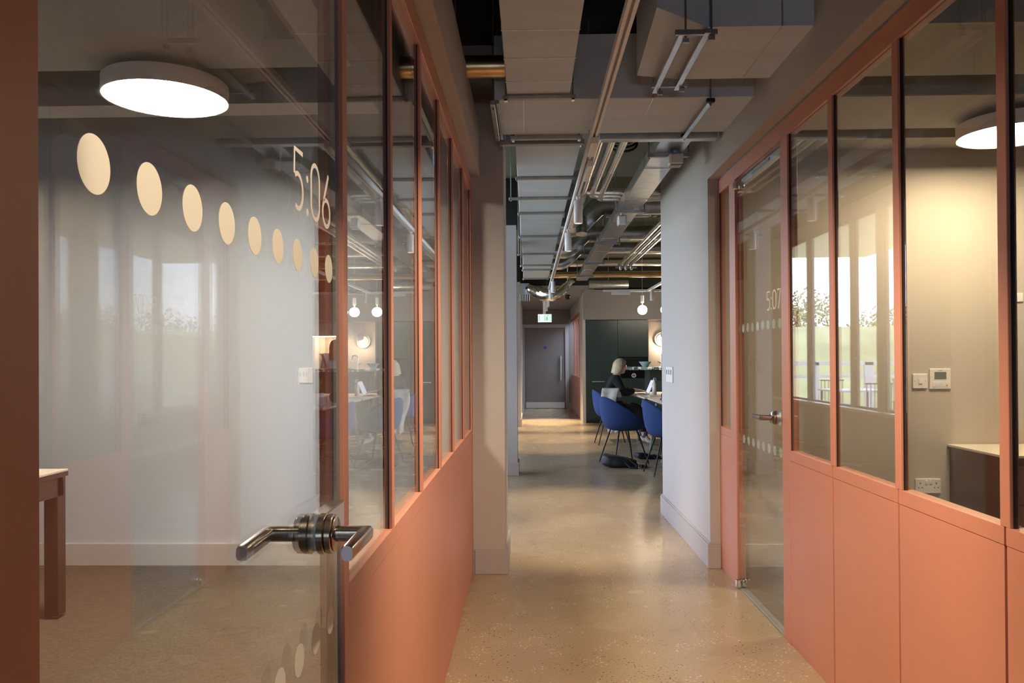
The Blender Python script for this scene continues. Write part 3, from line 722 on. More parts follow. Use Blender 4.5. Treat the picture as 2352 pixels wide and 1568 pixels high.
# galvanised trunking
t = thing('cable_trunking', 'broad flat galvanised cable trunking running back under the ceiling', 'trunking', (.9, 5, 2.6))
bx('trunk', galv, t, .80, .985, 4.60, 13.2, 2.60, 2.68, b=.003)
for k in range(8): bx('joint_plate', galv, t, .797, .988, 5.4+k*1.05, 5.405+k*1.05, 2.597, 2.682)
for k, y in enumerate((5.0, 6.9, 8.8, 10.7, 12.4)):
    t = thing('trapeze_hanger', '%s trapeze hanger holding the galvanised trunking' % words[k], 'strut', (.9, y, 2.58), 'hangers along the trunking')
    bx('channel', galv_d, t, .76, 1.03, y-.015, y+.015, 2.572, 2.598)
    for x in (.77, 1.02): MB().tube([(x, y, 2.56), (x, y, 3.2)], .005, 6).build('threaded_rod', galv_d, t)
t = thing('zinc_rail', 'bright zinc rail along the back edge of the crossing duct', 'strut', (.8, 4.55, 2.56))
bx('channel', galv, t, .42, 1.09, 4.52, 4.58, 2.555, 2.60, b=.003)
# detectors
def sensor(label, c, w_, h_, d_):
    t = thing('detector_box', label, 'detector', c); x, y, z = c
    bx('housing', white_pl, t, x-w_/2, x+w_/2, y-d_/2, y+d_/2, z-h_/2, z+h_/2, b=.012)
    bx('lens_band', grey_pl, t, x-w_/2*.8, x+w_/2*.8, y-d_/2*.8, y+d_/2*.8, z-h_/2-.004, z-h_/2+.004)
    MB().tube([(x, y, z+h_/2), (x, y, z+h_/2+.12)], .012, 10).build('mount', white_pl, t)
p = at(1551, 367, Y=4.95); sensor('white detector box hanging beside the right bulkhead corner', (p.x, 4.95, p.z), .088, .075, .09)
p = at(1428, 507, Y=6.9); sensor('white emergency light box under the galvanised trunking', (p.x, 6.9, p.z), .078, .09, .09)
p = at(1350, 619, Y=11.6); sensor('small white detector farther along the trunking', (p.x, 11.6, p.z), .11, .03, .09)
# foil duct and grille at the far end
t = thing('foil_duct', 'crumpled foil flexible duct slumped under the far ceiling', 'duct', (.3, 13.3, 2.5))
pts = [Vector((-.02+.085*i, 13.3+.05*math.sin(i), 2.50-.13*math.sin(i/9*PI)+ (.13*(i-6)/3 if i > 6 else 0))) for i in range(10)]
q = MB(); q.tube(pts, [.07, .085, .10, .105, .10, .10, .085, .075, .06, .055], 18)
bmesh.ops.subdivide_edges(q.bm, edges=q.bm.edges[:], cuts=2)
for v in q.bm.verts: v.co += Vector((noise.noise(v.co*19), noise.noise(v.co*21+Vector((5, 0, 0))), noise.noise(v.co*17)))*.02
q.build('sleeve', foil, t, smooth='all')
t = thing('air_grille', 'white slatted air grille on a dark box at the far left ceiling', 'grille', (-.1, 13.4, 2.35))
a, b_ = at(1195, 676, Y=13.4), at(1216, 690, Y=13.4)
for k in range(6):
    x = a.x+(b_.x-a.x)*k/5; bx('slat', white, t, x-.006, x+.006, 13.38, 13.5, b_.z, a.z)
bx('housing', paint_d, t, a.x, b_.x, 13.5, 13.6, b_.z, a.z); bx('box', galv_d, t, a.x, b_.x, 13.4, 13.7, a.z, a.z+.19)
# ceiling cameras
t = thing('ceiling_camera', 'small dark dome camera near the exit sign', 'camera', (.65, 14.5, 2.4))
p = at(1304, 683, Y=14.0)
MB().lathe([(.03, .05), (.045, .04), (.045, 0), (.03, -.03), (.001, -.045)], p, 18).build('dome', oven, t, smooth=True)
MB().tube([p+Vector((0, 0, .05)), (p.x, p.y, 3.2)], .012, 8).build('stem', galv_d, t)

t = thing('cable_loops', 'black flexible hoses looping down beside the galvanised trunking', 'hose', (.75, 6.0, 2.9))
for k in range(3): MB().tube([(.62+.012*k, 5.9, 3.12)] + [(.72-.10*math.cos(a), 5.9, 2.90+.03*k-.05*math.sin(a)+.0) for a in [PI*i/8 for i in range(9)]] + [(.83, 5.9, 3.12)], .009, 8).build('hose', black, t)
# ---- lighting track
t = thing('lighting_track', 'long white lighting track along the corridor ceiling', 'track', (.345, 5, 2.45))
XT = .345
bx('rail', white, t, XT-.019, XT-.006, -2.5, 16.2, 2.45, 2.482); bx('rail', white, t, XT+.006, XT+.019, -2.5, 16.2, 2.45, 2.482)
bx('rail_core', grey_pl, t, XT-.007, XT+.007, -2.5, 16.2, 2.462, 2.481)
for k in range(7):
    y = -.8+k*2.6; MB().tube([(XT, y, 2.48), (XT, y, 3.2)], .002, 6).build('suspension_wire', galv_d, t)
t = thing('track_driver', 'cream driver box clipped on the lighting track', 'driver', (XT, 4.3, 2.44))
bx('box', white_pl, t, XT-.014, XT+.024, 4.08, 4.36, 2.415, 2.449, b=.003)
t = thing('track_driver', 'second cream driver box behind the crossing duct', 'driver', (XT, 4.7, 2.44))
bx('box', white_pl, t, XT+.004, XT+.034, 4.55, 4.95, 2.41, 2.449, b=.003)
def spot_proto():
    t = thing('track_spotlight', 'spot', 'spotlight', (0, 0, 0), 'cylinder spotlights on the corridor track')
    bx('adapter', white, t, -.013, .013, -.045, .045, -.012, .012, b=.003)
    MB().tube([(0, 0, -.01), (0, 0, -.03)], .007, 10).build('stem', white, t)
    MB().lathe([(.001, -.028), (.028, -.028), (.031, -.032), (.031, -.188), (.028, -.192), (.024, -.18), (.001, -.178)], (0, 0, 0), 28).build('cylinder_body', white, t, smooth=True)
    MB().lathe([(.001, -.177), (.023, -.179)], (0, 0, 0), 20).build('lens', emit_mat('spot_lens', WARM, 6), t)
    return t
V_ = Vector
sp0 = None
spots = [(.66, 40), (at(1325, 452, Z=2.45).y, 60), (at(1302, 528, Z=2.45).y, 60), (9.9, 50), (at(1268, 642, Z=2.45).y, 60), (12.9, 110), (14.6, 150), (16.0, 260)]
for i, (y, pw) in enumerate(spots):
    if i == 3: continue
    o = spot_proto() if sp0 is None else copy_tree(sp0)
    sp0 = sp0 or o
    o.location = (XT+.012, y, 2.452)
    o['label'] = '%s white cylinder spotlight hanging from the corridor track' % ['near overhead', 'nearest in view', 'second in view', '', 'third in view', 'fourth in view', 'fifth in view', 'farthest'][i]
    l = light('spot_beam', 'SPOT', (XT+.012, y, 2.452-.195), pw, WARM, spot_size=math.radians(52), spot_blend=.8, shadow_soft_size=.03)
    if i == 0:
        l.rotation_euler = (V_((-.35, .95, 1.60))-l.location).to_track_quat('-Z', 'Y').to_euler(); l.data.energy = 32; l.data.spot_size = math.radians(43.5); l.data.spot_blend = .14
for y in (-1.3, 1.75):  # added flood spot, out of frame, to brighten panels and floor
    if y < 0: continue
    o = copy_tree(sp0); o.location = (XT+.012, y, 2.452); o['label'] = 'added white cylinder spotlight overhead %s' % ('behind the viewer' if y < 0 else 'just in front of the viewer, out of frame')
    light('spot_beam', 'SPOT', (XT+.012, y, 2.452-.195), 88, WARM, (math.radians(36), 0, 0), spot_size=math.radians(104), spot_blend=.7, shadow_soft_size=.03)
# second track over the open area
t = thing('lighting_track', 'white lighting track crossing above the kitchen tables', 'track', (3, 13, 2.5))
p = at(1385, 668, Y=13.6)
bx('rail', white, t, p.x, 8.0, 13.585, 13.62, p.z-.015, p.z+.02)
bx('driver', white_pl, t, at(1405, 675, Y=13.6).x, at(1447, 675, Y=13.6).x, 13.58, 13.63, p.z-.065, p.z-.015)
qx = at(1497, 650, Y=13.2).x; bx('rail', white, t, qx-.018, qx+.018, 9.0, 13.6, p.z-.015, p.z+.02)
ZB = p.z
o = copy_tree(sp0); q = at(1497, 650, Y=13.2); o.location = (q.x, 13.2, ZB-.01); o['label'] = 'white cylinder spotlight on the kitchen track'; o['group'] = 'spotlights over the kitchen tables'
o = copy_tree(sp0); o.location = (3.1, 13.6, ZB-.01); o['label'] = 'white cylinder spotlight on the kitchen track behind the right wall'; o['group'] = 'spotlights over the kitchen tables'
light('spot_beam', 'SPOT', (2.2, 12.6, ZB-.25), 60, WARM, spot_size=math.radians(80), spot_blend=.8, shadow_soft_size=.03)
# pendants
def pendant(label, x, y, z):
    t = thing('globe_pendant', label, 'pendant lamp', (x, y, z), 'globe pendants over the kitchen tables')
    MB().sph((x, y, z), .085, 28, 18).build('globe', bulbm, t, smooth='all')
    MB().lathe([(.001, .26), (.03, .26), (.03, .13), (.001, .13)], (x, y, z), 16).build('canister', white, t)
    MB().tube([(x, y, z+.08), (x, y, z+.14)], .006, 8).build('stem', white, t)
    MB().tube([(x, y, z+.26), (x, y, 3.3)], .002, 6).build('cord', white, t)
pb_ = at(1475.5, 711.5, Y=14.2)
dxp = at(1527, 711, Y=14.2).x-pb_.x
pendant('left glowing globe pendant in front of the green cabinets', pb_.x, 14.2, pb_.z)
pendant('second glowing globe pendant, cut by the right wall edge', pb_.x+dxp+.01, 14.2, pb_.z)
pendant('third glowing globe pendant, seen reflected in the left glass', pb_.x+dxp*1.55, 14.2, pb_.z)

# exit sign
t = thing('exit_sign', 'lit white and green exit sign hanging from the corridor track', 'exit sign', (.3, 15.4, 2.0))
YE = 15.4; a, b_ = at(1235.5, 721.5, Y=YE), at(1267, 739.5, Y=YE)
bx('panel', exit_w, t, a.x, b_.x, YE, YE+.02, b_.z, a.z)
W_, H_ = b_.x-a.x, a.z-b_.z
def fr(nm, u0, u1, v0, v1): bx(nm, exit_g, t, a.x+W_*u0, a.x+W_*u1, YE-.002, YE, b_.z+H_*v0, b_.z+H_*v1)
fr('running_figure', .62, .70, .42, .72); fr('running_figure', .56, .76, .46, .52); fr('running_figure', .60, .66, .18, .42); fr('running_figure', .68, .74, .24, .42); fr('running_figure', .70, .75, .74, .86)
fr('doorway_mark', .48, .52, .14, .86); fr('doorway_mark', .90, .93, .14, .86); fr('doorway_mark', .48, .93, .83, .87)
fr('arrow_mark', .08, .13, .14, .86)
bx('bracket', white, t, (a.x+b_.x)/2-.035, (a.x+b_.x)/2+.02, YE, YE+.03, a.z, 2.45)

# ================================================================== FAR DOOR
t = thing('door_3', 'grey brown door with kick plate and pull handle at the corridor end', 'door', (d0, YD, 0), kind='structure')
ZD = at(1250, 752.5, Y=YD).z
bx('door_leaf', paint_d, t, d0+.005, d1-.005, YD+.02, YD+.065, .008, ZD)
bx('kick_plate', nickel_e, t, d0+.02, d1-.02, YD+.016, YD+.022, .01, .165)
fm = MB(); fm.box(d0-.09, d0, YD-.02, YD+.15, 0, ZD+.09); fm.box(d1, d1+.09, YD-.02, YD+.15, 0, ZD+.09); fm.box(d0, d1, YD-.02, YD+.15, ZD+.003, ZD+.09); fm.build('door_frame', skirt_c, t)
a, b_ = at(1287.5, 817, Y=YD), at(1287.5, 873, Y=YD)
MB().tube([(a.x, YD-.045, b_.z), (a.x, YD-.045, a.z)], .019, 16).tube([(a.x, YD+.02, a.z-.06), (a.x, YD-.045, a.z-.06)], .013, 12).tube([(a.x, YD+.02, b_.z+.06), (a.x, YD-.045, b_.z+.06)], .013, 12).build('pull_handle', nickel_e, t, smooth=True)
a = at(1252, 798, Y=YD); MB().lathe([(.001, YD+.014), (.034, YD+.014), (.034, YD+.019)], (a.x, 0, a.z), 24, 'Y').build('door_sign', signb, t)
# orange screen at far right of the corridor end
t = thing('glazed_partition', 'distant orange framed glazed screen beside the far door', 'partition', (1.0, 17, 0))
xs = cx0-.05
for k, (y0, y1) in enumerate([(16.65, 17.1), (17.1, 18.0), (18.0, 18.9), (18.9, 20.2)]):
    bx('lower_panel', coral, t, xs-.005, xs+.04, y0, y1, 0, .88, b=.002); bx('glass_pane', G, t, xs+.01, xs+.016, y0+.04, y1, .88, 2.2)
    bx('mullion', coral, t, xs-.008, xs+.045, y0, y0+.05, .88, 2.2)
bx('head_rail', coral, t, xs-.008, xs+.045, 16.65, 20.2, 2.2, 2.3)
struct('wall_right_far', 'grey wall above and behind the far orange screen', 'wall', paint_c, (xs-.03, xs+.06, 16.6, 20.24, 2.3, 2.6), (xs+1.2, xs+1.3, 16.6, 20.24, 0, 2.6))

# ================================================================== KITCHEN
t = thing('tall_cabinet', 'left tall dark green kitchen cabinet with a slim rail handle', 'cabinet', (cx0, YC, 0))
xm = at(1419.5, 850, Y=YC).x; ZK = 2.05
bx('body', green, t, cx0-.01, xm-.002, YC+.02, YC+.5, .06, ZK); bx('door', green, t, cx0-.008, xm-.003, YC, YC+.02, .08, ZK, b=.002)
bx('plinth', black, t, cx0-.01, xm, YC+.02, YC+.5, 0, .06); a = at(1360, 876, Y=YC); bx('handle', nickel_e, t, a.x, at(1389, 876, Y=YC).x, YC-.025, YC-.005, a.z-.008, a.z+.008)
t = thing('tall_cabinet', 'right tall dark green kitchen cabinet housing the black ovens', 'cabinet', (xm, YC, 0))
bx('body', green, t, xm, cx1, YC+.02, YC+.5, .06, ZK); bx('plinth', black, t, xm, cx1, YC+.02, YC+.5, 0, .06)
zt1, zb1 = at(1450, 820, Y=YC).z, at(1450, 846, Y=YC).z; zt2, zb2 = at(1450, 847, Y=YC).z, at(1450, 867.5, Y=YC).z
bx('door', green, t, xm+.002, cx1, YC, YC+.02, zt1+.01, ZK, b=.002); bx('door', green, t, xm+.002, cx1, YC, YC+.02, .08, zb2-.01, b=.002)
t = thing('built_in_oven', 'upper black glass oven in the green cabinet', 'oven', (xm, YC, zb1)); bx('front', oven, t, xm+.01, cx1-.01, YC-.004, YC+.02, zb1, zt1, b=.002); bx('handle', leg_m, t, xm+.08, cx1-.08, YC-.03, YC-.02, zt1-.04, zt1-.03)
t = thing('built_in_oven', 'lower black oven with a round white emblem', 'oven', (xm, YC, zb2)); bx('front', oven, t, xm+.01, cx1-.01, YC-.004, YC+.02, zb2, zt2-.006, b=.002)
e = at(1456, 862, Y=YC-.01)
q = MB()
for k in range(28):
    a0, a1 = 2*PI*k/28, 2*PI*(k+1)/28
    q.loft([[(e.x+r*math.cos(a), yy, e.z+r*math.sin(a)) for r, a in ((.034, a0), (.034, a1), (.043, a1), (.043, a0))] for yy in (YC-.008, YC-.004)])
for s_ in (-1, 1): q.loft([[(e.x+x, yy, e.z+z*s_) for x, z in ((-.024, .006), (0, .028), (.024, .006), (.016, .006), (0, .018), (-.016, .006))] for yy in (YC-.008, YC-.004)])
q.build('emblem', white, t)
# island
XI0 = at(1440, 846, Y=13.55).x
t = thing('kitchen_island', 'kitchen island with terrazzo top and dark green base', 'island', (3.6, 13.6, 0))
ZI = at(1500, 842, Y=13.55).z
bx('top', terr, t, XI0, 5.4, 13.2, 13.95, ZI-.05, ZI, b=.004); bx('base', green, t, at(1493, 900, Y=13.3).x, 5.3, 13.3, 13.9, .08, ZI-.05); bx('plinth', black, t, 2.15, 5.28, 13.34, 13.86, 0, .08)
q = at(1482, 842, Y=13.5)
t = thing('serving_bowl', 'pale green flared bowl on the island top', 'bowl', (q.x, 13.5, ZI))
MB().lathe([(.001, 0), (.045, 0), (.05, .01), (.105, .085), (.108, .09), (.10, .088), (.045, .018), (.001, .014)], (q.x, 13.5, ZI), 28).build('bowl', mat('celadon_glaze', (.42, .56, .52), .3), t, smooth=True)
q = at(1519, 842, Y=13.7)
t = thing('kitchen_tap', 'curved chrome kitchen tap on the island', 'tap', (q.x, 13.7, ZI))
MB().tube([(q.x, 13.7, ZI), (q.x, 13.7, ZI+.18)] + [(q.x+.05-.05*math.cos(a), 13.7, ZI+.18+.05*math.sin(a)) for a in [PI*i/8 for i in range(1, 9)]] + [(q.x+.10, 13.7, ZI+.12)], .010, 10).build('spout', chrome, t, smooth=True)
MB().tube([(q.x-.01, 13.7, ZI+.06), (q.x-.06, 13.7, ZI+.09)], .006, 8).build('lever', chrome, t)
# wall counter
t = thing('kitchen_counter', 'rear kitchen counter along the plaster wall', 'counter', (cx1+.1, 15.9, 0))
bx('top', terr, t, cx1+.01, 8.9, YC-.05, YC+.49, .90, .94); bx('base', green, t, cx1+.01, 8.9, YC, YC+.49, .08, .90)
# sconces
def sconce(label, x, z):
    yw = YC+.5
    t = thing('wall_lamp', label, 'wall lamp', (x, yw, z), 'round wall lamps on the plaster wall')
    MB().lathe([(.001, yw-.02), (.13, yw-.02), (.14, yw-.03), (.14, yw-.001), (.001, yw-.001)], (x, 0, z), 36, 'Y').build('dish', paint_k, t, smooth=True)
    MB().sph((x-.02*0+.05, yw-.12, z+.07), .085, 24, 14).build('ball_shade', white, t, smooth='all')
    MB().lathe([(.001, yw-.034), (.10, yw-.034), (.10, yw-.031)], (x, 0, z), 30, 'Y').build('glow_plate', sconce_m, t)
    light('sconce_glow', 'POINT', (x, yw-.10, z-.08), 5, WARM, shadow_soft_size=.04)
ps = at(1519, 779, Y=YC+.5)
sconce('round wall lamp just left of the right corridor wall edge', ps.x, ps.z)
sconce('round wall lamp deeper in the kitchen', ps.x+1.9, ps.z)
t = thing('kitchen_shelf', 'thin wall shelf with warm light strip above the counter', 'shelf', (3.6, 15.9, 1.9))
bx('board', ash, t, ps.x+.42, ps.x+1.5, YC+.28, YC+.5, 1.78, 1.81); bx('light_strip', led_m, t, ps.x+.46, ps.x+1.46, YC+.30, YC+.32, 1.770, 1.78)
light('shelf_glow', 'AREA', (ps.x+.95, YC+.34, 1.765), 8, WARM, shape='RECTANGLE', size=1.0, size_y=.05)
t = thing('kitchen_shelf', 'lower thin wooden wall shelf in the kitchen', 'shelf', (3.6, 15.9, 1.4)); bx('board', ash, t, ps.x+.42, ps.x+.9, YC+.32, YC+.5, 1.40, 1.425)

# ================================================================== TABLES
def table(label, x0, x1, y0, y1):
    t = thing('long_table', label, 'table', (x0, y0, 0), 'pale wood tables in the kitchen area')
    bx('tabletop', ash, t, x0, x1, y0, y1, .728, .75, b=.003); bx('edge_band', leg_m, t, x0+.004, x1-.004, y0+.004, y1-.004, .712, .728)
    for yy in (y0+.25, y1-.25):
        for s_ in (0, 1):
            xa = x0+.22 if s_ == 0 else x1-.22; xb = xa+(-.10 if s_ == 0 else .10)
            MB().tube([(xa, yy, .712), (xb, yy, .0)], .022, 10).build('leg', green_m, t)
        bx('cross_rail', green_m, t, x0+.2, x1-.2, yy-.02, yy+.02, .68, .712)
TX = 1.615
table('pale wood table where the blond woman works', TX-.035, TX+1.05, 10.82, 12.6)
table('nearer pale wood table partly hidden by the right wall', TX, TX+1.05, 8.75, 10.78)
# laptop
la = at(1486, 895, Y=11.75)
t = thing('laptop', 'open silver laptop in front of the blond woman', 'laptop', (la.x, 11.75, .75))
bx('base', silver, t, 1.585, 1.76, 11.60, 11.92, .7505, .764, b=.002); bx('keyboard', leg_m, t, 1.62, 1.73, 11.62, 11.90, .7635, .7648)
sc = MB(); sc.loft([[(1.76, 11.60, .764), (1.76, 11.92, .764), (1.768, 11.92, .764), (1.768, 11.60, .764)], [(1.845, 11.60, .965), (1.845, 11.92, .965), (1.851, 11.92, .965), (1.851, 11.60, .965)]]); lid = sc.build('lid', silver, t)
sc = MB(); sc.loft([[(1.7595, 11.61, .775), (1.7595, 11.91, .775), (1.763, 11.91, .775), (1.763, 11.61, .775)], [(1.8385, 11.61, .958), (1.8385, 11.91, .958), (1.8415, 11.91, .958), (1.8415, 11.61, .958)]]); sc.build('screen', screen, lid)
t = thing('water_carafe', 'clear glass water bottle on the table beyond the laptop', 'bottle', (2.05, 12.2, .75))
q = at(1503, 893, Y=11.45)
t.location = (q.x, 11.45, .75); WL[t.name] = Vector(t.location)
MB().lathe([(.001, 0), (.032, 0), (.034, .01), (.034, .16), (.018, .19), (.016, .22), (.020, .222), (.020, .235), (.001, .235)], (q.x, 11.45, .752), 20).build('bottle', mat('hazy_clear_plastic', (.75, .76, .80), .15, trans=.6), t, smooth=True)
MB().tube([(q.x-.01, 11.45, .97), (q.x-.01, 11.45, 1.0), (q.x+.02, 11.45, 1.0), (q.x+.025, 11.45, .96)], .005, 8).build('cap_loop', white, t)
t = thing('open_notebook', 'pale open notebook on the table edge', 'notebook', (1.9, 11.2, .75)); bx('pages', creamtop, t, 1.70, 1.92, 11.1, 11.36, .7505, .76, b=.001)
p = at(1522, 905, Y=9.9)
t = thing('camera_bag', 'small black bag on the nearer table beside the wall edge', 'bag', (1.80, 10.1, .75))
q = MB(); q.sph((1.80, 10.1, .815), .085, 18, 12, (1.2, .9, .75))
for v in q.bm.verts: v.co += Vector((noise.noise(v.co*14), noise.noise(v.co*13), noise.noise(v.co*15)))*.018
q.build('pouch', nylon, t, smooth='all'); MB().tube([(1.71, 10.06, .80), (1.66, 10.0, .765), (1.70, 9.93, .757), (1.78, 9.95, .757)], .006, 6).build('strap', nylon, t)
for k, (x, y) in enumerate([(1.73, 9.25), (1.80, 9.30), (1.85, 9.22)]):
    t = thing('drinking_glass', ['left', 'middle', 'right'][k]+' clear tumbler on the nearer table, reflected in the glass door', 'glass', (x, y, .75), 'tumblers on the nearer table')
    MB().lathe([(.001, 0), (.028, 0), (.034, .10), (.031, .10), (.026, .008), (.001, .008)], (x, y, .751), 20).build('tumbler', mat('tumbler_glass', (.9, .93, .93), .05, trans=.9), t, smooth=True)
t = thing('potted_plant', 'leafy green plant in a pale pot on the nearer table', 'plant', (1.95, 9.75, .75))
MB().lathe([(.001, 0), (.06, 0), (.085, .13), (.078, .13), (.06, .11), (.001, .11)], (1.95, 9.75, .751), 22).build('pot', pot_m, t, smooth=True)
q = MB()
for k in range(60):
    a = random.random()*2*PI; l = .10+.14*random.random(); el = .3+1.1*random.random(); c = Vector((1.95, 9.75, .87)); d = Vector((math.cos(a)*math.cos(el), math.sin(a)*math.cos(el), math.sin(el))); s_ = d.cross(Vector((0, 0, 1))).normalized()*.02
    e1, e2 = c+d*l*.55, c+d*l-Vector((0, 0, .02))
    vs = [q.bm.verts.new(x) for x in (c, e1+s_, e2, e1-s_)]; q.bm.faces.new(vs)
q.build('leaves', leaf, t)

# ================================================================== CHAIRS
def chair_proto():
    t = thing('tub_chair', 'chair', 'chair', (0, 0, 0), 'blue upholstered tub chairs at the tables')
    n, mth = 40, 14; rings = []
    def rim(th):   # th=PI is the back
        b = (1-math.cos(th))/2; return .455 + .375*(b**1.1)
    q = MB()
    outer = []
    for j in range(mth+1):
        tt = j/mth; ring = []
        for i in range(n):
            th = 2*PI*i/n; back = (1-math.cos(th))/2
            R_ = .27+.02*math.sin(th)**2
            r = R_*math.sin(tt**.75*PI/2)**.8*(1+.05*back*(tt**3))
            z = .405+(rim(th)-.405)*(tt**(1.6+1.3*back))
            x = r*math.cos(th)-.015*back*tt; y = r*math.sin(th)*1.02
            ring.append(Vector((x, y, z)))
        outer.append(ring)
    q.loft([[p+Vector((0, 0, 0)) for p in r] for r in outer[1:]], caps=False)
    c = q.bm.verts.new((0, 0, .405)); q.bm.verts.ensure_lookup_table()
    for i in range(n): q.bm.faces.new((c, q.bm.verts[(i+1) % n], q.bm.verts[i]))
    o = q.build('shell', blue, t, smooth='all'); sd = o.modifiers.new('thick', 'SOLIDIFY'); sd.thickness = .035; sd.offset = -1
    md = o.modifiers.new('sub', 'SUBSURF'); md.levels = 1; md.render_levels = 1
    MB().lathe([(.001, .435), (.19, .44), (.215, .455), (.205, .475), (.12, .485), (.001, .487)], (.03, 0, 0), 30).build('seat_pad', blue, t, smooth='all')
    for sx in (-1, 1):
        for sy in (-1, 1):
            MB().tube([(sx*.12+.0, sy*.11, .42), (sx*.235, sy*.20, .002)], [.011, .008], 10).build('leg', leg_m, t)
    q = MB(); q.tube([(.12, .11, .415), (-.12, .11, .415)], .01, 8); q.tube([(.12, -.11, .415), (-.12, -.11, .415)], .01, 8); q.build('leg_frame', leg_m, t)
    return t
ch = chair_proto()
def place(o, x, y, a, lb): o.location = (x, y, 0); o.rotation_euler = (0, 0, a); o['label'] = lb
place(ch, 1.16, 9.72, math.radians(22), 'blue tub chair with a coat over its back, nearest in the doorway view')
c2 = copy_tree(ch); place(c2, 1.24, 11.85, math.radians(4), 'blue tub chair the blond woman sits on')
c3 = copy_tree(ch); place(c3, 1.56, 8.83, math.radians(8), 'blue tub chair cut by the edge of the right wall')
c4 = copy_tree(ch); place(c4, 2.95, 9.6, math.radians(180), 'blue tub chair on the far side of the nearer table')
c5 = copy_tree(ch); place(c5, 2.98, 11.7, math.radians(176), 'blue tub chair opposite the blond woman')

# coat over near chair back
def drape(name, label, cat, origin, ang, wdt, l_in, l_out, m, z_top):
    t = thing(name, label, cat, origin)
    q = MB(); nu, nv = 22, 34; rows = []
    for j in range(nv+1):
        s_ = -l_in+(l_in+l_out)*j/nv; row = []
        for i in range(nu+1):
            y = wdt*(i/nu-.5); 
            r = .035
            if s_ < -r: x, z = r+.012, z_top+s_+r
            elif s_ > r: x, z = -r-.02-.06*(s_/l_out)**1.0, z_top-(s_-r)
            else: a = (s_/r)*PI/2; x, z = -r*math.sin(a), z_top+r*math.cos(a)
            wv = .006*math.sin(y*38+s_*7)+.02*noise.noise(Vector((y*9, s_*8, 1)))
            yy = y*(1-.45*max(0, s_)/l_out) + .03*math.sin(s_*9)
            p = Vector((x+wv, yy, z+(.05*noise.noise(Vector((i*.4, 3, 0))) if s_ > l_out*.8 else 0)))
            p = Matrix.Rotation(ang, 4, 'Z') @ p; row.append(p+Vector((origin[0], origin[1], 0)))
        rows.append(row)
    q.loft(rows, caps=False, closed=False)
    o = q.build('fabric', m, t, smooth='all'); sd = o.modifiers.new('thick', 'SOLIDIFY'); sd.thickness = .006
    return t
ca_ = math.radians(262)
drape('draped_coat', 'stone coloured coat hanging over the back corner of the blond woman\'s chair', 'coat', (1.24+.285*math.cos(ca_), 11.85+.285*math.sin(ca_), .82), ca_-PI, .25, .14, .64, cloth, .82)

# backpacks
def bag(name, label, c, L, W, Hh, ang):
    t = thing(name, label, 'bag', c)
    q = MB(); tb = bmesh.new(); bmesh.ops.create_uvsphere(tb, u_segments=40, v_segments=24, radius=1)
    for v in tb.verts:
        e_ = [math.copysign(abs(k)**.55, k) for k in v.co]
        v.co = Vector((e_[0]*L*.5, e_[1]*W*.5*(1-.22*e_[0]), (e_[2]*.5+.5)*Hh*(1-.30*(e_[0]+.2))))
        v.co += Vector((noise.noise(v.co*11), noise.noise(v.co*12+Vector((3, 1, 0))), noise.noise(v.co*10)*.8))*.018
        v.co.z = max(v.co.z, .004)
    q.merge(tb, Matrix.Translation(c) @ Matrix.Rotation(ang, 4, 'Z')); q.build('body', nylon, t, smooth='all')
    pk = MB(); pk.sph((0, 0, 0), 1, 18, 12, (L*.22, W*.08, Hh*.3)); pk.bm.transform(Matrix.Translation(c) @ Matrix.Rotation(ang, 4, 'Z') @ Matrix.Translation((-L*.1, -W*.5, Hh*.42))); pk.build('front_pocket', nylon, t, smooth='all')
    def P(x, y, z): return Vector(c)+Matrix.Rotation(ang, 3, 'Z') @ Vector((x, y, z))
    MB().tube([P(L*.25, -W*.3, Hh*.7), P(L*.5, -W*.5, .03), P(L*.75, -W*.3, .012), P(L*.8, 0, .012), P(L*.55, W*.1, .02), P(L*.4, 0, Hh*.4)], .013, 6).build('shoulder_strap', nylon, t)
    MB().tube([P(L*.1, -W*.35, Hh*.6), P(L*.3, -W*.62, .015), P(L*.62, -W*.55, .01)], .011, 6).build('shoulder_strap', nylon, t)
    q = MB(); a, b_ = P(L*.56, -W*.62, .004), P(L*.62, -W*.62, .05); q.tube([P(L*.56, -W*.6, .006), P(L*.56, -W*.6, .05), P(L*.62, -W*.6, .05), P(L*.62, -W*.6, .006), P(L*.56, -W*.6, .006)], .004, 6); q.build('buckle', chrome, t)
a = at(1425, 1070, Z=0)
bag('backpack', 'slumped black backpack on the floor under the near blue chair', (a.x-.02, 9.38, 0), .40, .26, .14, math.radians(-6))
bag('shoulder_bag', 'flat black shoulder bag on the floor behind the backpack', (1.50, 10.15, 0), .30, .16, .07, math.radians(14))

# ================================================================== PEOPLE
def skinmesh(nodes, edges, root=0, sub=2):
    me = bpy.data.meshes.new('s'); me.from_pydata([n[0] for n in nodes], edges, [])
    o = bpy.data.objects.new('s', me); C.objects.link(o)
    sm = o.modifiers.new('k', 'SKIN'); sm.use_smooth_shade = True; ss = o.modifiers.new('u', 'SUBSURF'); ss.levels = sub; ss.render_levels = sub
    for i, n in enumerate(nodes):
        d = me.skin_vertices[0].data[i]; r = n[1]; d.radius = r if isinstance(r, tuple) else (r, r); d.use_root = (i == root)
    dg = bpy.context.evaluated_depsgraph_get(); dg.update()
    ev = bpy.data.meshes.new_from_object(o.evaluated_get(dg)); bpy.data.objects.remove(o)
    bm = bmesh.new(); bm.from_mesh(ev); bpy.data.meshes.remove(ev); return bm

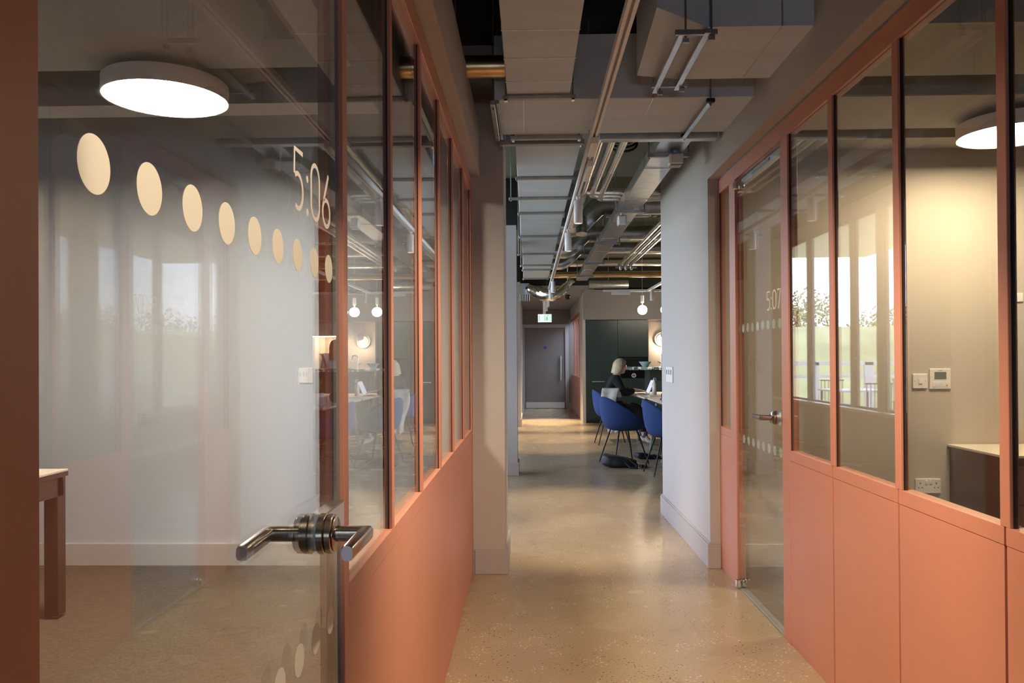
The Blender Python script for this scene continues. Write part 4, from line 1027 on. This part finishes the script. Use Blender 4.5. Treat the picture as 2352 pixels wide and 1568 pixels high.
def head_mesh(mb, c, yaw, pitch, k=1.0):
    """face towards +x of its own frame"""
    t = bmesh.new(); bmesh.ops.create_uvsphere(t, u_segments=40, v_segments=28, radius=1)
    def g(d, s_): return math.exp(-(d/s_)**2)
    for v in t.verts:
        x, y, z = v.co
        p = Vector((x*.093, y*.073, z*.112))
        if x > 0:
            p.x -= .006*g(z-.18, .10)*g(abs(y)-.38, .22)                          # eye sockets
            p.x += .026*g(z+.06, .11)*g(y, .13)+.010*g(z-.08, .12)*g(y, .10)       # nose
            p.x += .007*g(z+.36, .06)*g(y, .26)                                   # lips
            p.x += .020*g(z+.70, .18)*g(y, .34)                                   # chin
            p.x += .004*g(z-.30, .08)*g(y, .7)                                    # brow
            p.y += math.copysign(.004, y)*g(z+.1, .2)*g(abs(y)-.6, .25)
        if z < -.2:
            f = (-z-.2)/.8; p.y *= 1-.30*f; p.x -= .018*f*(x < .2)
            if x < 0: p.x *= 1-.25*f
        t.verts
        v.co = p
    for s_ in (-1, 1):  # ears
        e = bmesh.new(); bmesh.ops.create_uvsphere(e, u_segments=12, v_segments=8, radius=1)
        e.transform(Matrix.Translation((-.008, s_*.073, -.005)) @ Matrix.Diagonal((.016, .008, .030, 1)))
        me = bpy.data.meshes.new('t'); e.to_mesh(me); e.free(); t.from_mesh(me); bpy.data.meshes.remove(me)
    Mx = Matrix.Translation(c) @ Matrix.Rotation(yaw, 4, 'Z') @ Matrix.Rotation(pitch, 4, 'Y') @ Matrix.Diagonal((k, k, k, 1))
    mb.merge(t, Mx); return Mx

def hair_mesh(Mx, length, vol, m, t, fringe=.2, name='hair'):
    b = bmesh.new(); bmesh.ops.create_uvsphere(b, u_segments=48, v_segments=32, radius=1)
    kill = []
    for v in b.verts:
        x, y, z = v.co
        face = x > .30+fringe*0 and z < .62 and abs(y) < .92
        p = Vector((x*(.104+vol), y*(.086+vol), z*(.124+vol*.6)))
        if z < 0:
            ff = -z
            p.z = -length*ff**.8*1.0
            rr = math.hypot(x, y) or 1
            p.x = (x/rr)*(.100+vol*1.2)*(1-.10*ff) - .012*ff; p.y = (y/rr)*(.088+vol*1.2)*(1-.06*ff)
        p.z += .003*math.sin(math.atan2(y, x)*26)
        if x > 0 and z > 0: p.x *= 1-.10*x
        v.co = p
        if face or (z < -.55 and x > .12): kill.append(v)
        elif z < -.95: kill.append(v)
    bmesh.ops.delete(b, geom=kill, context='VERTS')
    q = MB(); q.merge(b, Mx); o = q.build(name, m, t, smooth='all'); sd = o.modifiers.new('thick', 'SOLIDIFY'); sd.thickness = .012; sd.offset = -1
    return o

def hand_nodes(nodes, edges, wi, wrist, fwd, side, up, spread=1):
    """adds palm + five fingers; fwd = finger direction, side = thumb direction"""
    k = len(nodes); nodes.append((wrist+fwd*.045, (.024, .014))); edges.append((wi, k)); palm = k
    nodes.append((wrist+fwd*.085, (.030, .012))); edges.append((palm, k+1)); kn = k+1
    for i, (off, ln) in enumerate([(.027, .068), (.009, .078), (-.010, .072), (-.027, .055)]):
        a = len(nodes); base = wrist+fwd*.098+side*off
        nodes.append((base, .0085)); nodes.append((base+fwd*ln*.5-up*.006+side*off*.1, .0078)); nodes.append((base+fwd*ln*.95-up*.024+side*off*.15, .0062))
        edges += [(kn, a), (a, a+1), (a+1, a+2)]
    a = len(nodes); b0 = wrist+fwd*.035+side*.030
    nodes.append((b0, .0105)); nodes.append((b0+fwd*.035+side*.022-up*.006, .009)); nodes.append((b0+fwd*.062+side*.028-up*.014, .0075))
    edges += [(palm, a), (a, a+1), (a+1, a+2)]

V = Vector
def person(label, origin, yaw, J, hairm, topm, legm, hair_len, stand=False, seated_glasses=True):
    t = thing('person', label, 'person', (0, 0, 0))
    Ry = Matrix.Translation(origin) @ Matrix.Rotation(yaw, 4, 'Z'); Rm = Ry.to_3x3()
    W = lambda p: Ry @ V(p)
    nodes = [(W(J['pelvis']), (.13, .10)), (W(J['waist']), (.115, .09)), (W(J['chest']), (.13, .10)), (W(J['neck0']), (.055, .055)), (W(J['neck1']), (.046, .046)), (W(J['head']), (.050, .050))]
    edges = [(0, 1), (1, 2), (2, 3), (3, 4), (4, 5)]
    for s_ in ('L', 'R'):
        a = len(nodes)
        nodes += [(W(J['sh'+s_]), .048), (W(J['el'+s_]), .036), (W(J['wr'+s_]), (.024, .021))]
        edges += [(2, a), (a, a+1), (a+1, a+2)]
        f = (Rm @ V(J['hd'+s_])).normalized(); up = V((0, 0, 1)); sd_ = up.cross(f).normalized()*(-1 if s_ == 'L' else 1); u2 = f.cross(sd_).normalized(); u2 = u2 if u2.z > 0 else -u2
        hand_nodes(nodes, edges, a+2, W(J['wr'+s_]), f, sd_, u2)
    for s_ in ('L', 'R'):
        a = len(nodes)
        nodes += [(W(J['hip'+s_]), .080), (W(J['kn'+s_]), .055), (W(J['an'+s_]), .034), (W(J['toe'+s_]), (.036, .022))]
        edges += [(0, a), (a, a+1), (a+1, a+2), (a+2, a+3)]
    bm = skinmesh(nodes, edges); mb = MB(); mb.merge(bm)
    hc = W(J['head'])
    Mx = head_mesh(mb, hc, yaw+J.get('hyaw', 0), J.get('hp', .15), 1.0)
    body = mb.build('body', skin, t, smooth='all')
    for s_ in (-1, 1):
        q = MB(); q.sph(Mx @ V((.083, s_*.030, .018)), .0085, 12, 8); q.build('eye', white, t, smooth='all')
        q = MB(); q.sph(Mx @ V((.0895, s_*.030, .018)), .0038, 8, 6); q.build('iris', oven, t)
        q = MB(); q.tube([Mx @ V((.088, s_*.018, .038)), Mx @ V((.090, s_*.032, .043)), Mx @ V((.078, s_*.048, .038))], .0022, 6); q.build('eyebrow', hairm, t)
    q = MB(); q.sph(Mx @ V((.0865, 0, -.041)), 1, 12, 8, (.007, .021, .006)); q.build('lips', lip, t, smooth='all')
    if seated_glasses:
        q = MB()
        for s_ in (-1, 1): q.tube([Mx @ V((.097, s_*(.031+.021*math.cos(a)), .016+.017*math.sin(a))) for a in [2*PI*i/14 for i in range(15)]], .0016, 6)
        q.tube([Mx @ V((.097, -.010, .020)), Mx @ V((.097, .010, .020))], .0016, 6)
        for s_ in (-1, 1): q.tube([Mx @ V((.097, s_*.052, .020)), Mx @ V((-.01, s_*.078, .018))], .0016, 6)
        q.build('spectacles', chrome, t)
    hair_mesh(Mx, hair_len, .008, hairm, t)
    # top garment
    n2 = [(W(J['pelvis'])+V((0, 0, .02)), (.155, .125)), (W(J['waist']), (.145, .12)), (W(J['chest']), (.158, .125)), (W(J['neck0'])-V((0, 0, .012)), (.074, .074))]
    e2 = [(0, 1), (1, 2), (2, 3)]
    for s_ in ('L', 'R'):
        a = len(n2); wr, el = W(J['wr'+s_]), W(J['el'+s_])
        n2 += [(W(J['sh'+s_]), .074), (el, .062), (el+(wr-el)*.55, .058), (el+(wr-el)*.92, .040)]
        e2 += [(2, a), (a, a+1), (a+1, a+2), (a+2, a+3)]
    q = MB(); q.merge(skinmesh(n2, e2)); q.build('sweater', topm, t, smooth='all')
    n3 = [(W(J['pelvis']), (.150, .118))]; e3 = []
    for s_ in ('L', 'R'):
        a = len(n3); kn, an = W(J['kn'+s_]), W(J['an'+s_])
        n3 += [(W(J['hip'+s_]), .098), (kn, .074), (kn+(an-kn)*.45, .064), (kn+(an-kn)*.80, .056)]; e3 += [(0, a), (a, a+1), (a+1, a+2), (a+2, a+3)]
    q = MB(); q.merge(skinmesh(n3, e3)); q.build('trousers', legm, t, smooth='all')
    for s_ in ('L', 'R'):
        an, to = W(J['an'+s_]), W(J['toe'+s_]); q = MB(); q.merge(skinmesh([(an+V((0, 0, .05)), .040), (an+V((0, 0, -.0)), .046), (an+(to-an)*.5+V((0, 0, -.01)), (.042, .036)), (to, (.040, .030))], [(0, 1), (1, 2), (2, 3)], 1))
        for v in q.bm.verts: v.co.z = max(v.co.z, .004)
        q.build('shoe', shoe, t, smooth='all')
        q = MB(); q.tube([an+V((0, 0, .02)), an+V((0, 0, .11))], .041, 14); q.build('sock', sockm, t, smooth='all')
    return t
J1 = dict(pelvis=(-.03, 0, .57), waist=(.0, 0, .72), chest=(.07, 0, .90), neck0=(.105, 0, 1.045), neck1=(.125, 0, 1.085), head=(.150, 0, 1.165), hp=.22,
          shL=(.08, .165, .985), elL=(.18, .215, .785), wrL=(.36, .12, .815), hdL=(1, -.2, -.05),
          shR=(.08, -.165, .985), elR=(.18, -.235, .775), wrR=(.37, -.13, .815), hdR=(1, .12, -.05),
          hipL=(.03, .095, .54), knL=(.43, .12, .55), anL=(.47, .11, .09), toeL=(.62, .12, .035),
          hipR=(.03, -.095, .54), knR=(.42, -.13, .55), anR=(.50, -.12, .09), toeR=(.65, -.13, .035))
person('blond woman in glasses and black sweater seated typing at a laptop', (1.215, 11.85, 0), 0, J1, blond, knit, denim, .125)
J2 = dict(pelvis=(0, 0, .95), waist=(0, 0, 1.10), chest=(0, 0, 1.28), neck0=(0, 0, 1.42), neck1=(.01, 0, 1.46), head=(.02, 0, 1.55), hp=.15,
          shL=(0, .165, 1.37), elL=(.03, .22, 1.10), wrL=(.22, .16, 1.02), hdL=(1, 0, -.3),
          shR=(0, -.165, 1.37), elR=(.03, -.22, 1.10), wrR=(.22, -.16, 1.02), hdR=(1, 0, -.3),
          hipL=(0, .09, .90), knL=(.02, .10, .50), anL=(0, .10, .09), toeL=(.14, .12, .035),
          hipR=(0, -.09, .90), knR=(.02, -.10, .50), anR=(0, -.10, .09), toeR=(.14, -.12, .035))
person('long red haired person in a white top standing at the rear kitchen counter', (3.05, 15.0, 0), PI/2, J2, ginger, lilac, denim, .30, seated_glasses=False)

# ================================================================== OUTSIDE
tag(bx('ground', grass, None, -60, 20, 20.7, 90, -.6, -.5), 'rough green meadow beyond the terrace', 'grass', kind='structure')
tag(bx('ground', grass, None, -60, -1.99, -10, 20.7, -.62, -.52), 'green lawn beside the building', 'grass', kind='structure')
tag(bx('terrace', deck, None, -7, -2.0, 0, 16.5, -.5, -.02), 'grey paved terrace outside the facade windows', 'terrace', kind='structure')
tag(bx('canopy', creamtop, None, -4.6, -1.95, 4, 16.4, 3.35, 3.55), 'pale canopy roof over the terrace', 'canopy', kind='structure')
q = MB()
for i in range(60):
    for j in range(9):
        pass
gx = [[Vector((-60+i*1.5, 24+j*2.2, -.5+3.1*math.sin(min(1, j/5)*PI/2)+.25*noise.noise(Vector((i*.5, j*.6, 0))))) for j in range(9)] for i in range(62)]
q.loft(gx, caps=False, closed=False); tag(q.build('grass_bank', grass, smooth='all'), 'rising green bank of meadow grass behind the railing', 'grass', kind='stuff')
t = thing('terrace_railing', 'white terrace railing with two rails seen through the windows', 'railing', (-4, 16.2, 0))
bx('top_rail', white, t, -8, -2.05, 16.16, 16.24, 1.12, 1.20); bx('mid_rail', white, t, -8, -2.05, 16.18, 16.22, .86, .92)
for k in range(6): bx('post', white, t, -2.45-k*1.1, -2.28-k*1.1, 16.16, 16.24, -.02, 1.18)
for k in range(2):
    x, y = -3.2-k*1.5, 13.6+k*.4
    t = thing('terrace_table', ['nearer', 'farther'][k]+' white terrace table outside the windows', 'table', (x, y, 0), 'white tables on the terrace')
    bx('top', white, t, x-.45, x+.45, y-.45, y+.45, .70, .73, b=.005)
    for sx in (-1, 1):
        for sy in (-1, 1): bx('leg', leg_m, t, x+sx*.4-.015, x+sx*.4+.015, y+sy*.4-.015, y+sy*.4+.015, -.02, .70)
    for s_ in (-1, 1):
        yy = y+s_*.75; t = thing('terrace_chair', 'black wire terrace chair on the %s side of the %s white table' % (['near', 'far'][(s_+1)//2], ['nearer', 'farther'][k]), 'chair', (x, yy, 0), 'wire chairs on the terrace')
        bx('seat', leg_m, t, x-.22, x+.22, yy-.22, yy+.22, .43, .45)
        for kk in range(7): bx('back_wire', leg_m, t, x-.2+kk*.065, x-.19+kk*.065, yy+s_*.22-.005, yy+s_*.22+.005, .45, .85)
        bx('back_rail', leg_m, t, x-.22, x+.22, yy+s_*.22-.008, yy+s_*.22+.008, .85, .87)
        for sx in (-1, 1):
            for sy in (-1, 1): bx('leg', leg_m, t, x+sx*.2-.01, x+sx*.2+.01, yy+sy*.2-.01, yy+sy*.2+.01, -.02, .43)
for k in range(11):
    x, y = -34+k*3.3+random.uniform(-1, 1), 44+random.uniform(-2, 3); h = 4.2+random.uniform(-.6, 1.6)
    t = thing('distant_tree', '%s loose crowned tree on the skyline beyond the terrace' % ['leftmost', 'second', 'third', 'fourth', 'fifth', 'middle', 'seventh', 'eighth', 'ninth', 'tenth', 'rightmost'][k], 'tree', (x, y, 1.5), 'trees on the skyline')
    MB().tube([(x, y, -.5), (x+.1, y, h-1.0)], .12, 8).build('trunk', bark, t)
    q = MB()
    for j in range(1500):
        d = V((random.gauss(0, 1), random.gauss(0, 1), random.gauss(0, .7))); d = d.normalized()*(random.random()**.4)*2.3
        c = V((x, y, h-1.4))+V((d.x, d.y, d.z*.7)); n_ = V((random.gauss(0, 1), random.gauss(0, 1), random.gauss(0, 1))).normalized(); a_ = n_.orthogonal().normalized()*.085; b__ = n_.cross(a_)
        q.bm.faces.new([q.bm.verts.new(c+v_) for v_ in (a_, b__, -a_, -b__)])
    q.build('crown', tree_m, t)
